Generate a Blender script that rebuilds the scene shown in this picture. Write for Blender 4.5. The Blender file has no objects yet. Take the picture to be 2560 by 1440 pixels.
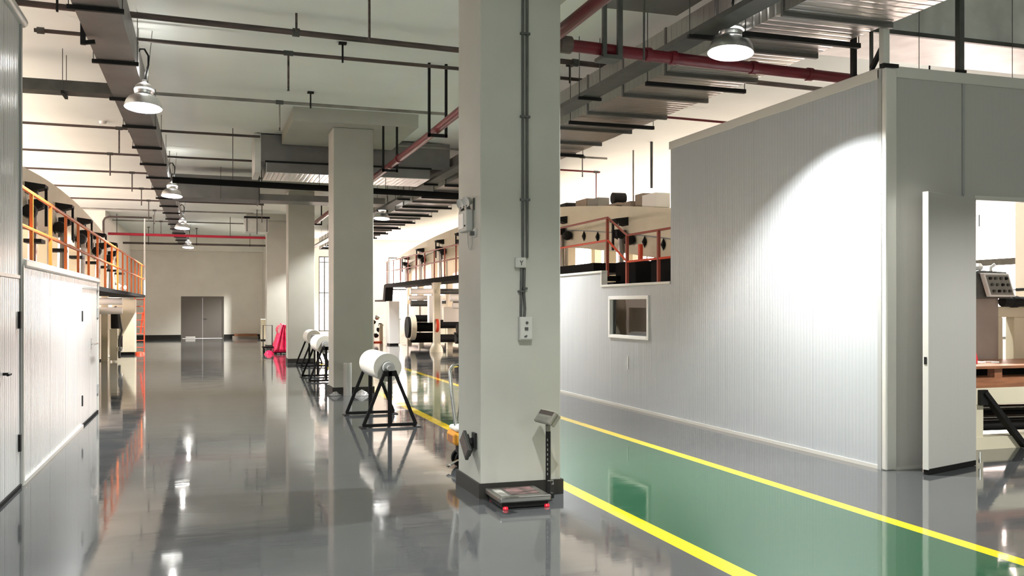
import bpy, bmesh, math, random
from mathutils import Vector as V, Matrix
random.seed(7)
sc = bpy.context.scene
COL = sc.collection

# ------------------------------------------------------------------ camera, world, exposure
FPX = 2330.0
cam_d = bpy.data.cameras.new('camera'); cam = bpy.data.objects.new('camera', cam_d); COL.objects.link(cam)
cam_d.sensor_width = 36.0; cam_d.lens = FPX / 2560 * 36.0
cam_d.shift_y = 46 / 2560.0
cam_d.clip_start = 0.05; cam_d.clip_end = 300
cam.location = (0, 0, 1.6)
cam.rotation_euler = (math.radians(90), 0, -math.atan(765 / FPX))
sc.camera = cam

world = bpy.data.worlds.new('world'); sc.world = world; world.use_nodes = True
bg = world.node_tree.nodes['Background']
bg.inputs[0].default_value = (1.0, 0.97, 0.95, 1); bg.inputs[1].default_value = 1.5

sc.view_settings.view_transform = 'Standard'; sc.view_settings.look = 'None'
sc.view_settings.gamma = 1.0; sc.view_settings.use_curve_mapping = False
sc.view_settings.exposure = 0.50
LAMP_W = 430.0          # power of one high-bay lamp
UP_W = 9.0             # added uplight above each lamp, brightens the ceiling
DAY = 14.0               # brightness of the frosted daylight windows

# ------------------------------------------------------------------ materials
def mat(name, col, rough=0.5, metal=0.0, noise=0.0, nscale=6.0, bump=0.0, bscale=30.0, spec=0.5, emit=None, estr=0.0, stretch=None):
    m = bpy.data.materials.new(name); m.use_nodes = True
    nt = m.node_tree; p = nt.nodes['Principled BSDF']
    p.inputs['Base Color'].default_value = (*col, 1); p.inputs['Roughness'].default_value = rough
    p.inputs['Metallic'].default_value = metal; p.inputs['Specular IOR Level'].default_value = spec
    tc = nt.nodes.new('ShaderNodeTexCoord'); src = tc.outputs['Object']
    if stretch:
        mp = nt.nodes.new('ShaderNodeMapping'); mp.inputs['Scale'].default_value = stretch
        nt.links.new(src, mp.inputs[0]); src = mp.outputs[0]
    if noise:
        n = nt.nodes.new('ShaderNodeTexNoise'); n.inputs['Scale'].default_value = nscale; n.inputs['Detail'].default_value = 5
        nt.links.new(src, n.inputs['Vector'])
        r = nt.nodes.new('ShaderNodeValToRGB')
        r.color_ramp.elements[0].position = 0.3; r.color_ramp.elements[1].position = 0.7
        a = [max(0, c * (1 - noise)) for c in col]; b = [min(1, c * (1 + noise)) for c in col]
        r.color_ramp.elements[0].color = (*a, 1); r.color_ramp.elements[1].color = (*b, 1)
        nt.links.new(n.outputs['Fac'], r.inputs[0]); nt.links.new(r.outputs[0], p.inputs['Base Color'])
    if bump:
        n2 = nt.nodes.new('ShaderNodeTexNoise'); n2.inputs['Scale'].default_value = bscale; n2.inputs['Detail'].default_value = 4
        nt.links.new(src, n2.inputs['Vector'])
        bp = nt.nodes.new('ShaderNodeBump'); bp.inputs['Strength'].default_value = bump; bp.inputs['Distance'].default_value = 0.01
        nt.links.new(n2.outputs['Fac'], bp.inputs['Height']); nt.links.new(bp.outputs[0], p.inputs['Normal'])
    if emit:
        p.inputs['Emission Color'].default_value = (*emit, 1); p.inputs['Emission Strength'].default_value = estr
    return m

def rib_mat(name, col, rough, axis, pitch, strength, joint=0.0, dark=0.35, groove_shade=0.9):
    """smooth coated sheet panel with fine vertical ribs and a joint line every `joint` metres"""
    m = mat(name, col, rough); nt = m.node_tree; p = nt.nodes['Principled BSDF']
    N = nt.nodes.new; L = nt.links.new
    tc = N('ShaderNodeTexCoord'); sp = N('ShaderNodeSeparateXYZ'); L(tc.outputs['Object'], sp.inputs[0])
    c = sp.outputs[axis]
    d = N('ShaderNodeMath'); d.operation = 'DIVIDE'; L(c, d.inputs[0]); d.inputs[1].default_value = pitch
    fr = N('ShaderNodeMath'); fr.operation = 'PINGPONG'; L(d.outputs[0], fr.inputs[0]); fr.inputs[1].default_value = 0.5
    mr = N('ShaderNodeMapRange'); L(fr.outputs[0], mr.inputs[0]); mr.inputs[1].default_value = 0.0; mr.inputs[2].default_value = 0.22
    bp = N('ShaderNodeBump'); bp.inputs['Strength'].default_value = strength; bp.inputs['Distance'].default_value = 0.004
    L(mr.outputs[0], bp.inputs['Height'])
    n = N('ShaderNodeTexNoise'); n.inputs['Scale'].default_value = 2.2
    mp = N('ShaderNodeMapping'); mp.inputs['Scale'].default_value = (3, 3, 0.15); L(tc.outputs['Object'], mp.inputs[0]); L(mp.outputs[0], n.inputs['Vector'])
    b2 = N('ShaderNodeBump'); b2.inputs['Strength'].default_value = 0.25; b2.inputs['Distance'].default_value = 0.02
    L(n.outputs['Fac'], b2.inputs['Height']); L(bp.outputs[0], b2.inputs['Normal']); L(b2.outputs[0], p.inputs['Normal'])
    gm = N('ShaderNodeMix'); gm.data_type = 'RGBA'; L(mr.outputs[0], gm.inputs[0])
    gm.inputs[6].default_value = (*[x * groove_shade for x in col], 1); gm.inputs[7].default_value = (*col, 1)  # shade lines of the grooves mixed into the base colour
    L(gm.outputs[2], p.inputs['Base Color'])
    if joint:
        d2 = N('ShaderNodeMath'); d2.operation = 'DIVIDE'; L(c, d2.inputs[0]); d2.inputs[1].default_value = joint
        f2 = N('ShaderNodeMath'); f2.operation = 'PINGPONG'; L(d2.outputs[0], f2.inputs[0]); f2.inputs[1].default_value = 0.5
        g = N('ShaderNodeMath'); g.operation = 'LESS_THAN'; L(f2.outputs[0], g.inputs[0]); g.inputs[1].default_value = 0.006 / joint
        mx = N('ShaderNodeMix'); mx.data_type = 'RGBA'; L(g.outputs[0], mx.inputs[0])
        L(gm.outputs[2], mx.inputs[6]); mx.inputs[7].default_value = (*[x * dark for x in col], 1)
        L(mx.outputs[2], p.inputs['Base Color'])
    return m

def floor_mat():
    m = mat('floor_epoxy', (0.2, 0.2, 0.2), 0.1); nt = m.node_tree; p = nt.nodes['Principled BSDF']
    N = nt.nodes.new; L = nt.links.new
    tc = N('ShaderNodeTexCoord'); sp = N('ShaderNodeSeparateXYZ'); L(tc.outputs['Object'], sp.inputs[0])
    def band(a, b):
        g = N('ShaderNodeMath'); g.operation = 'GREATER_THAN'; L(sp.outputs[0], g.inputs[0]); g.inputs[1].default_value = a
        l = N('ShaderNodeMath'); l.operation = 'LESS_THAN'; L(sp.outputs[0], l.inputs[0]); l.inputs[1].default_value = b
        k = N('ShaderNodeMath'); k.operation = 'MULTIPLY'; L(g.outputs[0], k.inputs[0]); L(l.outputs[0], k.inputs[1]); return k.outputs[0]
    n = N('ShaderNodeTexNoise'); n.inputs['Scale'].default_value = 0.7; n.inputs['Detail'].default_value = 8; n.inputs['Roughness'].default_value = 0.65
    L(tc.outputs['Object'], n.inputs['Vector'])
    r = N('ShaderNodeValToRGB'); r.color_ramp.elements[0].position = 0.35; r.color_ramp.elements[1].position = 0.7
    r.color_ramp.elements[0].color = (0.046, 0.050, 0.051, 1); r.color_ramp.elements[1].color = (0.059, 0.063, 0.064, 1)
    L(n.outputs['Fac'], r.inputs[0])
    def mix(fac, a, col):
        x = N('ShaderNodeMix'); x.data_type = 'RGBA'; L(fac, x.inputs[0]); L(a, x.inputs[6]); x.inputs[7].default_value = (*col, 1); return x.outputs[2]
    c = mix(band(3.05, 4.85), r.outputs[0], (0.020, 0.068, 0.036))
    c = mix(band(2.97, 3.11), c, (0.58, 0.42, 0.010))
    c = mix(band(4.79, 4.92), c, (0.58, 0.42, 0.010))
    L(c, p.inputs['Base Color'])
    n2 = N('ShaderNodeTexNoise'); n2.inputs['Scale'].default_value = 2.2; n2.inputs['Detail'].default_value = 6
    L(tc.outputs['Object'], n2.inputs['Vector'])
    mr = N('ShaderNodeMapRange'); L(n2.outputs['Fac'], mr.inputs[0]); mr.inputs[1].default_value = 0.3; mr.inputs[2].default_value = 0.75
    mr.inputs[3].default_value = 0.035; mr.inputs[4].default_value = 0.10; L(mr.outputs[0], p.inputs['Roughness'])
    n3 = N('ShaderNodeTexNoise'); n3.inputs['Scale'].default_value = 1.6; n3.inputs['Detail'].default_value = 3
    mp = N('ShaderNodeMapping'); mp.inputs['Scale'].default_value = (0.6, 1.5, 1); L(tc.outputs['Object'], mp.inputs[0]); L(mp.outputs[0], n3.inputs['Vector'])
    bp = N('ShaderNodeBump'); bp.inputs['Strength'].default_value = 0.05; bp.inputs['Distance'].default_value = 0.02
    L(n3.outputs['Fac'], bp.inputs['Height']); L(bp.outputs[0], p.inputs['Normal'])
    p.inputs['Specular IOR Level'].default_value = 0.48
    return m

M = {}
M['floor'] = floor_mat()
M['ceiling'] = mat('ceiling_paint', (0.80, 0.85, 0.81), 0.85, noise=0.03, nscale=0.8)
M['wall'] = mat('wall_paint', (0.82, 0.79, 0.71), 0.8, noise=0.04, nscale=1.2, bump=0.05)
M['column'] = mat('column_paint', (0.40, 0.405, 0.36), 0.6, noise=0.05, nscale=1.6, bump=0.08, bscale=14)
M['skirt'] = mat('dark_skirting', (0.022, 0.021, 0.018), 0.6, spec=0.3)
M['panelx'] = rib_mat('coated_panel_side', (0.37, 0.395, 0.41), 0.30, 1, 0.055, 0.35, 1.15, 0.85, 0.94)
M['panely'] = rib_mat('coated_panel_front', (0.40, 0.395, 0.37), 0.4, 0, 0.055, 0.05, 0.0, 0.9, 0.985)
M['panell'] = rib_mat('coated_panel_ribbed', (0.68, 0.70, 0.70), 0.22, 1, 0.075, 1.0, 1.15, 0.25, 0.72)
M['trim'] = mat('aluminium_trim', (0.58, 0.58, 0.54), 0.35, 0.25)
M['trimd'] = mat('grey_trim', (0.30, 0.31, 0.30), 0.5)
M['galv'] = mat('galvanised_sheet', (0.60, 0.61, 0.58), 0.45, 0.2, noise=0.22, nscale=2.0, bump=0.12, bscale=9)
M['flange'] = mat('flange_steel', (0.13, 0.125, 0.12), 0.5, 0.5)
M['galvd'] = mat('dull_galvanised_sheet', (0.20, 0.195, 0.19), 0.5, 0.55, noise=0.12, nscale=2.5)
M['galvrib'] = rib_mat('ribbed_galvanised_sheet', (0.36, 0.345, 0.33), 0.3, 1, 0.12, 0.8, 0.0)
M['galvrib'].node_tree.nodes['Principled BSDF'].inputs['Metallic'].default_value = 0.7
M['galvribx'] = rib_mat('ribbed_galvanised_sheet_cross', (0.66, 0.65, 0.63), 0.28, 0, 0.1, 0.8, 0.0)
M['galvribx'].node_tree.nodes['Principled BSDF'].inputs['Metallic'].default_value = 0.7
M['tray'] = mat('dark_tray_steel', (0.075, 0.078, 0.073), 0.5, 0.4, noise=0.2)
M['black'] = mat('black_steel', (0.008, 0.008, 0.008), 0.6, spec=0.25, noise=0.2, nscale=20)
M['blackrub'] = mat('black_rubber', (0.006, 0.006, 0.006), 0.85, spec=0.15)
M['pipe'] = mat('dark_pipe_paint', (0.07, 0.05, 0.045), 0.5, noise=0.75, nscale=2.5, stretch=(0.6, 6, 6))
M['pipeg'] = mat('grey_pipe_paint', (0.22, 0.21, 0.19), 0.5, noise=0.5, nscale=1.6)
M['red'] = mat('red_pipe_paint', (0.135, 0.008, 0.016), 0.35, noise=0.15, nscale=5)
M['redfar'] = mat('bright_red_paint', (0.5, 0.02, 0.05), 0.4)
M['orange'] = mat('orange_rail_paint', (0.62, 0.13, 0.012), 0.45)
M['redor'] = mat('red_orange_paint', (0.75, 0.07, 0.02), 0.4)
M['brownrail'] = mat('brown_red_rail_paint', (0.30, 0.05, 0.025), 0.45)
M['cream'] = mat('cream_machine_paint', (0.72, 0.66, 0.50), 0.45, noise=0.05, nscale=2)
M['white'] = mat('white_enamel', (0.82, 0.81, 0.78), 0.4)
M['film'] = mat('white_film', (0.78, 0.76, 0.71), 0.3, noise=0.03, nscale=3)
M['filmend'] = mat('film_roll_end', (0.50, 0.49, 0.43), 0.55)
M['core'] = mat('grey_core', (0.25, 0.25, 0.24), 0.5)
M['chrome'] = mat('bright_steel', (0.75, 0.75, 0.73), 0.18, 1.0)
M['steel'] = mat('brushed_stainless', (0.25, 0.245, 0.235), 0.28, 1.0, noise=0.06, nscale=4, stretch=(1, 30, 30))
M['alu'] = mat('spun_aluminium', (0.8, 0.8, 0.8), 0.3, 0.9)
M['yellow'] = mat('yellow_truck_paint', (0.75, 0.33, 0.02), 0.4)
M['plastic'] = mat('grey_white_plastic', (0.44, 0.44, 0.41), 0.45)
M['beige'] = mat('beige_bezel', (0.20, 0.195, 0.16), 0.4)
M['screen'] = mat('dark_display', (0.06, 0.045, 0.04), 0.25)
M['keypad'] = mat('grey_keypad', (0.22, 0.215, 0.195), 0.4)
M['label'] = mat('sticker_label', (0.10, 0.05, 0.05), 0.3, noise=0.9, nscale=12)
M['redplastic'] = mat('red_plastic', (0.65, 0.01, 0.03), 0.35)
M['wood'] = mat('reddish_wood', (0.30, 0.12, 0.055), 0.5, noise=0.3, nscale=4, stretch=(1, 8, 8))
M['brownmetal'] = mat('brown_grey_cabinet', (0.30, 0.25, 0.22), 0.35, 0.4, noise=0.12, nscale=2)
M['door'] = mat('grey_brown_door', (0.18, 0.162, 0.14), 0.6)
M['magenta'] = mat('red_stretch_film', (0.78, 0.02, 0.10), 0.25, noise=0.35, nscale=6)
M['carton'] = mat('grey_brown_carton', (0.28, 0.23, 0.18), 0.8, noise=0.1)
M['green_led'] = mat('screen_glass', (0.03, 0.04, 0.05), 0.1)
def glass(name, tint, rough, alpha):
    m = bpy.data.materials.new(name); m.use_nodes = True; nt = m.node_tree; nt.nodes.clear()
    o = nt.nodes.new('ShaderNodeOutputMaterial'); a = nt.nodes.new('ShaderNodeBsdfTransparent'); b = nt.nodes.new('ShaderNodeBsdfGlossy')
    a.inputs[0].default_value = (*tint, 1); b.inputs['Roughness'].default_value = rough
    f = nt.nodes.new('ShaderNodeLayerWeight'); f.inputs[0].default_value = alpha
    x = nt.nodes.new('ShaderNodeMixShader'); nt.links.new(f.outputs['Fresnel'], x.inputs[0]); nt.links.new(a.outputs[0], x.inputs[1]); nt.links.new(b.outputs[0], x.inputs[2])
    nt.links.new(x.outputs[0], o.inputs[0]); return m
M['glass'] = glass('window_glass', (0.55, 0.56, 0.55), 0.02, 0.35)
M['clear'] = glass('clear_plastic_film', (0.95, 0.95, 0.93), 0.12, 0.45)
nt_ = M['clear'].node_tree; df_ = nt_.nodes.new('ShaderNodeBsdfDiffuse'); df_.inputs[0].default_value = (0.85, 0.85, 0.82, 1)
mx_ = nt_.nodes.new('ShaderNodeMixShader'); mx_.inputs[0].default_value = 0.28; out_ = nt_.nodes['Material Output']
nt_.links.new(out_.inputs[0].links[0].from_socket, mx_.inputs[1]); nt_.links.new(df_.outputs[0], mx_.inputs[2]); nt_.links.new(mx_.outputs[0], out_.inputs[0])
def emit(name, col, s):
    m = bpy.data.materials.new(name); m.use_nodes = True; nt = m.node_tree; nt.nodes.clear()
    o = nt.nodes.new('ShaderNodeOutputMaterial'); e = nt.nodes.new('ShaderNodeEmission'); e.inputs[0].default_value = (*col, 1); e.inputs[1].default_value = s
    nt.links.new(e.outputs[0], o.inputs[0]); return m
M['day'] = emit('frosted_daylight_pane', (1.0, 0.79, 0.71), DAY)
M['whitein'] = mat('white_inner_reflector', (0.42, 0.42, 0.41), 0.5)
M['backfill'] = emit('added_back_fill_pane', (0.95, 1.0, 0.93), DAY * 0.40)  # fill glow for the added back windows
M['bulb'] = emit('lamp_bulb', (1.0, 0.98, 0.94), 60.0)
M['dome_glow'] = emit('dome_highlight_glow', (1.0, 0.98, 0.95), 1.6)
M['indicator'] = emit('white_reflection_glow', (1.0, 0.97, 0.9), 6.0)  # glow standing for white reflections by the left deck

# ------------------------------------------------------------------ mesh helpers
ROOT = {}
def wloc(o):
    return ROOT.get(o.name, V((0, 0, 0))) if o else V((0, 0, 0))

class MB:
    def __init__(s): s.bm = bmesh.new()
    def _face(s, vs):
        try: return s.bm.faces.new(vs)
        except ValueError: return None
    def obox(s, c, u, v, w):
        c, u, v, w = V(c), V(u), V(v), V(w)
        P = [s.bm.verts.new(c + a * u + b * v + d * w) for a in (-1, 1) for b in (-1, 1) for d in (-1, 1)]
        for q in ((0, 1, 3, 2), (4, 6, 7, 5), (0, 4, 5, 1), (2, 3, 7, 6), (0, 2, 6, 4), (1, 5, 7, 3)): s._face([P[i] for i in q])
        return s
    def box(s, x0, x1, y0, y1, z0, z1):
        return s.obox(((x0 + x1) / 2, (y0 + y1) / 2, (z0 + z1) / 2), ((x1 - x0) / 2, 0, 0), (0, (y1 - y0) / 2, 0), (0, 0, (z1 - z0) / 2))
    def bar(s, p0, p1, w, h=None, up=(0, 0, 1)):
        p0, p1 = V(p0), V(p1); d = (p1 - p0); n = d.normalized(); up = V(up)
        if abs(n.dot(up)) > 0.98: up = V((0, 1, 0))
        a = n.cross(up).normalized(); b = a.cross(n).normalized(); h = h or w
        return s.obox((p0 + p1) / 2, d / 2, a * w / 2, b * h / 2)
    def tube(s, pts, r, n=8, caps=True, closed=False):
        pts = [V(p) for p in pts]; rings = []
        ref = V((0, 0, 1))
        k = len(pts)
        for i, p in enumerate(pts):
            a = pts[max(i - 1, 0)]; b = pts[min(i + 1, k - 1)]
            t = (b - a).normalized()
            if abs(t.dot(ref)) > 0.95: ref = V((0, 1, 0)) if abs(t.y) < 0.9 else V((1, 0, 0))
            x = t.cross(ref).normalized(); y = x.cross(t).normalized(); ref = y
            rr = r[i] if isinstance(r, (list, tuple)) else r
            rings.append([s.bm.verts.new(p + rr * (math.cos(2 * math.pi * j / n) * x + math.sin(2 * math.pi * j / n) * y)) for j in range(n)])
        for i in range(k - 1):
            for j in range(n):
                s._face([rings[i][j], rings[i][(j + 1) % n], rings[i + 1][(j + 1) % n], rings[i + 1][j]])
        if caps:
            s._face(rings[0][::-1]); s._face(rings[-1])
        return s
    def lathe(s, prof, base, axis=(0, 0, 1), n=24, closed=False):
        base = V(base); ax = V(axis).normalized()
        x = ax.orthogonal().normalized(); y = ax.cross(x)
        rings = []
        for r, h in prof:
            if r < 1e-5: rings.append([s.bm.verts.new(base + ax * h)])
            else: rings.append([s.bm.verts.new(base + ax * h + r * (math.cos(2 * math.pi * j / n) * x + math.sin(2 * math.pi * j / n) * y)) for j in range(n)])
        m = len(rings)
        for i in range(m if closed else m - 1):
            A, B = rings[i], rings[(i + 1) % m]
            for j in range(n):
                if len(A) == 1 and len(B) == 1: continue
                if len(A) == 1: s._face([A[0], B[(j + 1) % n], B[j]])
                elif len(B) == 1: s._face([A[j], A[(j + 1) % n], B[0]])
                else: s._face([A[j], A[(j + 1) % n], B[(j + 1) % n], B[j]])
        return s
    def prism(s, pts, axis, a0, a1):
        """polygon in the two other axes (x->(y,z), y->(x,z), z->(x,y)) extruded from a0 to a1"""
        f = {'x': lambda p, a: (a, p[0], p[1]), 'y': lambda p, a: (p[0], a, p[1]), 'z': lambda p, a: (p[0], p[1], a)}[axis]
        A = [s.bm.verts.new(f(p, a0)) for p in pts]; B = [s.bm.verts.new(f(p, a1)) for p in pts]
        k = len(pts)
        s._face(A[::-1]); s._face(B)
        for i in range(k): s._face([A[i], A[(i + 1) % k], B[(i + 1) % k], B[i]])
        return s
    def strip(s, top, bot, axis, a0, a1):
        """closed band between two matching polylines, extruded (for long arched bodies)"""
        f = {'x': lambda p, a: (a, p[0], p[1]), 'y': lambda p, a: (p[0], a, p[1])}[axis]
        k = len(top)
        g = [[s.bm.verts.new(f(q, a)) for q in line] for a in (a0, a1) for line in (top, bot)]
        for i in range(k - 1):
            for A, B in ((g[0], g[1]), (g[1], g[3]), (g[3], g[2]), (g[2], g[0])):
                s._face([A[i], A[i + 1], B[i + 1], B[i]])
        for i in (0, k - 1): s._face([g[0][i], g[1][i], g[3][i], g[2][i]])
        return s
    def build(s, name, m, parent=None, bevel=0.0, smooth=False, origin=None):
        bmesh.ops.recalc_face_normals(s.bm, faces=s.bm.faces)
        if parent is not None: L = wloc(parent)
        else:
            xs = [v.co.x for v in s.bm.verts]; ys = [v.co.y for v in s.bm.verts]; zs = [v.co.z for v in s.bm.verts]
            L = V(origin) if origin else V(((min(xs) + max(xs)) / 2, (min(ys) + max(ys)) / 2, min(zs)))
        for v in s.bm.verts: v.co -= L
        me = bpy.data.meshes.new(name); s.bm.to_mesh(me); s.bm.free()
        o = bpy.data.objects.new(name, me); COL.objects.link(o)
        me.materials.append(M[m] if isinstance(m, str) else m)
        if parent is not None: o.parent = parent
        else: o.location = L
        ROOT[o.name] = L.copy()
        if smooth:
            for p in me.polygons: p.use_smooth = True
            if smooth != 'all': me.set_sharp_from_angle(angle=math.radians(35))
        if bevel:
            b = o.modifiers.new('bevel', 'BEVEL'); b.width = bevel; b.segments = 2; b.limit_method = 'ANGLE'
        return o

def tag(o, label, cat, group=None, kind=None):
    o['label'] = label; o['category'] = cat
    if group: o['group'] = group
    if kind: o['kind'] = kind
    return o
def thing(name, label, cat, loc=(0, 0, 0), group=None):
    o = bpy.data.objects.new(name, None); COL.objects.link(o); o.empty_display_size = 0.2
    o.location = loc; ROOT[o.name] = V(loc)
    return tag(o, label, cat, group)
def structure(o): o['kind'] = 'structure'; return o
def dup(o, loc=None, parent=None, label=None, group=None, rz=None):
    c = o.copy(); COL.objects.link(c)
    if parent is not None: c.parent = parent
    if loc is not None: c.location = loc
    if rz is not None: c.rotation_euler = (0, 0, rz)
    if label: c['label'] = label
    if group: c['group'] = group
    for k in [x for x in o.children]: dup(k, None, c)
    return c

# ------------------------------------------------------------------ room shell
ZC = 5.1
XL, XR, YB, YF = -9.0, 16.0, -9.0, 49.0
structure(MB().box(XL - .3, XR + .3, YB - .3, YF + .3, -0.3, 0).build('floor', 'floor', origin=(0, 0, 0)))
structure(MB().box(XL - .3, XR + .3, YB - .3, YF + .3, ZC, ZC + 0.3).build('ceiling', 'ceiling', origin=(0, 0, ZC)))

def wall_holes(name, m, axis, fixed, a0, a1, holes, t=0.3):
    """wall in plane axis=fixed..fixed+t running a0..a1 with rectangular openings (b0,b1,z0,z1)"""
    mb = MB()
    def put(b0, b1, z0, z1):
        if b1 - b0 < 1e-4 or z1 - z0 < 1e-4: return
        lo, hi = min(fixed, fixed + t), max(fixed, fixed + t)
        if axis == 'x': mb.box(lo, hi, b0, b1, z0, z1)
        else: mb.box(b0, b1, lo, hi, z0, z1)
    c = a0
    for b0, b1, z0, z1 in sorted(holes):
        put(c, b0, 0, ZC); put(b0, b1, 0, z0); put(b0, b1, z1, ZC); c = b1
    put(c, a1, 0, ZC)
    return structure(mb.build(name, m))

right_w = [(15.16, 18.6, 0.9, 4.3)] + [(y, y + 3.4, 0.9, 4.3) for y in (20.2, 24.6, 29.0, 33.4, 37.8, 42.2)]
left_w = [(y, y + 3.6, 0.8, 4.0) for y in (11.0, 16.0, 21.0, 26.0, 31.0)]
wall_holes('wall_right', 'wall', 'x', XR, YB, YF, right_w)
wall_holes('wall_left', 'wall', 'x', XL, YB, YF, left_w, -0.3)
far_holes = [(-1.18, 0.86, 0.0, 2.1), (5.55, 7.6, 0.30, 4.2), (9.2, 12.4, 0.9, 4.2)]
wall_holes('wall_far', 'wall', 'y', YF, XL, XR, far_holes)

back_fill_w = [(-6.0, -3.0, 1.6, 4.2), (0.5, 3.5, 1.6, 4.2), (7.5, 10.5, 1.6, 4.2)]  # added windows behind the camera, fill light for faces turned towards it
wall_holes('wall_back', 'wall', 'y', YB, XL, XR, back_fill_w, -0.3)
WN = [0]
def window(axis, fixed, b0, b1, z0, z1, side, bars, mull, pm='day'):
    """frosted daylight window: dark frame, transom bars, mullions; panes glow with the daylight outside"""
    WN[0] += 1
    def bx(mb, a0, a1, c0, c1, d0, d1):
        lo, hi = sorted((fixed + side * d0, fixed + side * d1))
        return mb.box(lo, hi, a0, a1, c0, c1) if axis == 'x' else mb.box(a0, a1, lo, hi, c0, c1)
    f = MB(); w = 0.06
    bx(f, b0, b0 + w, z0, z1, .08, .16); bx(f, b1 - w, b1, z0, z1, .08, .16); bx(f, b0 + w, b1 - w, z0, z0 + w, .08, .16); bx(f, b0 + w, b1 - w, z1 - w, z1, .08, .16)
    for z, h in bars: bx(f, b0 + w, b1 - w, z - h / 2, z + h / 2, .08, .16)
    for b in mull: bx(f, b - w / 2, b + w / 2, z0 + w, z1 - w, .085, .155)
    o = structure(f.build('window_%d' % WN[0], 'tray'))
    g = bx(MB(), b0 + w, b1 - w, z0 + w, z1 - w, .11, .125).build('pane', pm, o)
    return o
for b0, b1, z0, z1 in right_w: window('x', XR, b0, b1, z0, z1, 1, [(2.55, 0.14)], [(b0 + b1) / 2 + 0.4])
for b0, b1, z0, z1 in left_w: window('x', XL, b0, b1, z0, z1, -1, [(2.4, 0.1)], [(b0 + b1) / 2])
for b0, b1, z0, z1 in back_fill_w: window('y', YB, b0, b1, z0, z1, -1, [(2.8, 0.08)], [(b0 + b1) / 2], 'backfill')
window('y', YF, 5.55, 7.6, 0.30, 4.2, 1, [(3.9, 0.05), (2.3, 0.06)], [5.85])
window('y', YF, 9.2, 12.4, 0.9, 4.2, 1, [(2.5, 0.08)], [10.8])

# grey double door in the far wall
d = structure(MB().box(-1.18, -1.11, YF + .02, YF + .14, 0, 2.1).box(0.79, 0.86, YF + .02, YF + .14, 0, 2.1).box(-1.11, 0.79, YF + .02, YF + .14, 2.03, 2.1).build('door_1', 'door'))
MB().box(-1.11, -0.165, YF + .06, YF + .11, 0.01, 2.03).build('door_leaf', 'door', d)
MB().box(-0.161, 0.79, YF + .06, YF + .11, 0.01, 2.03).build('door_leaf', 'door', d)
MB().box(-0.10, 0.04, YF + .02, YF + .06, 0.98, 1.02).build('door_handle', 'steel', d)
# deep beam and skirting of the far wall, the thick wall block on the left
structure(MB().box(-3.5, 3.0, YF - .5, YF - .001, 4.34, ZC - .002).build('trim_1', 'wall'))
sk = MB()
for a, b in ((-3.5, -1.18), (0.86, 2.6)): sk.box(a, b, YF - .03, YF - .001, 0.0, 0.19)
structure(sk.build('baseboard_far', 'skirt'))
structure(MB().box(XL + .002, -3.5, 37.0, YF - .002, 0.0, ZC - .002).build('wall_left_block', 'wall'))
structure(MB().box(2.75, 3.25, 46.6, YF - .002, 0.0, ZC - .002).build('wall_far_pier', 'wall'))

# ------------------------------------------------------------------ concrete columns
def column(y0, label, x0=2.20, w=0.73, drop=True):
    t = thing('concrete_column', label, 'column', (x0 + w / 2, y0 + w / 2, 0), 'white concrete columns along the green lane')
    MB().box(x0, x0 + w, y0, y0 + w, 0, 4.86).build('shaft', 'column', t, bevel=0.012)
    s = MB(); e = 0.018
    s.box(x0 - e, x0 + w + e, y0 - e, y0, 0, 0.125).box(x0 - e, x0 + w + e, y0 + w, y0 + w + e, 0, 0.125)
    s.box(x0 - e, x0, y0, y0 + w, 0, 0.125).box(x0 + w, x0 + w + e, y0, y0 + w, 0, 0.125)
    s.build('skirting', 'skirt', t)
    cx, cy = x0 + w / 2, y0 + w / 2
    MB().box(cx - 1.115, cx + 1.115, y0 - .42, y0 + 2.15, 4.86, ZC - .001).build('drop_panel', 'column', t)
    return t
column(7.45, 'nearest white concrete column, with conduits, switches and a scale at its foot', 2.17, 0.715)
column(17.1, 'second white concrete column, right behind the nearest white film roll')
column(26.9, 'third white concrete column, with two distant film rolls at its foot')
column(36.7, 'farthest bright white column, beside the red film-covered stand')

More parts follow.
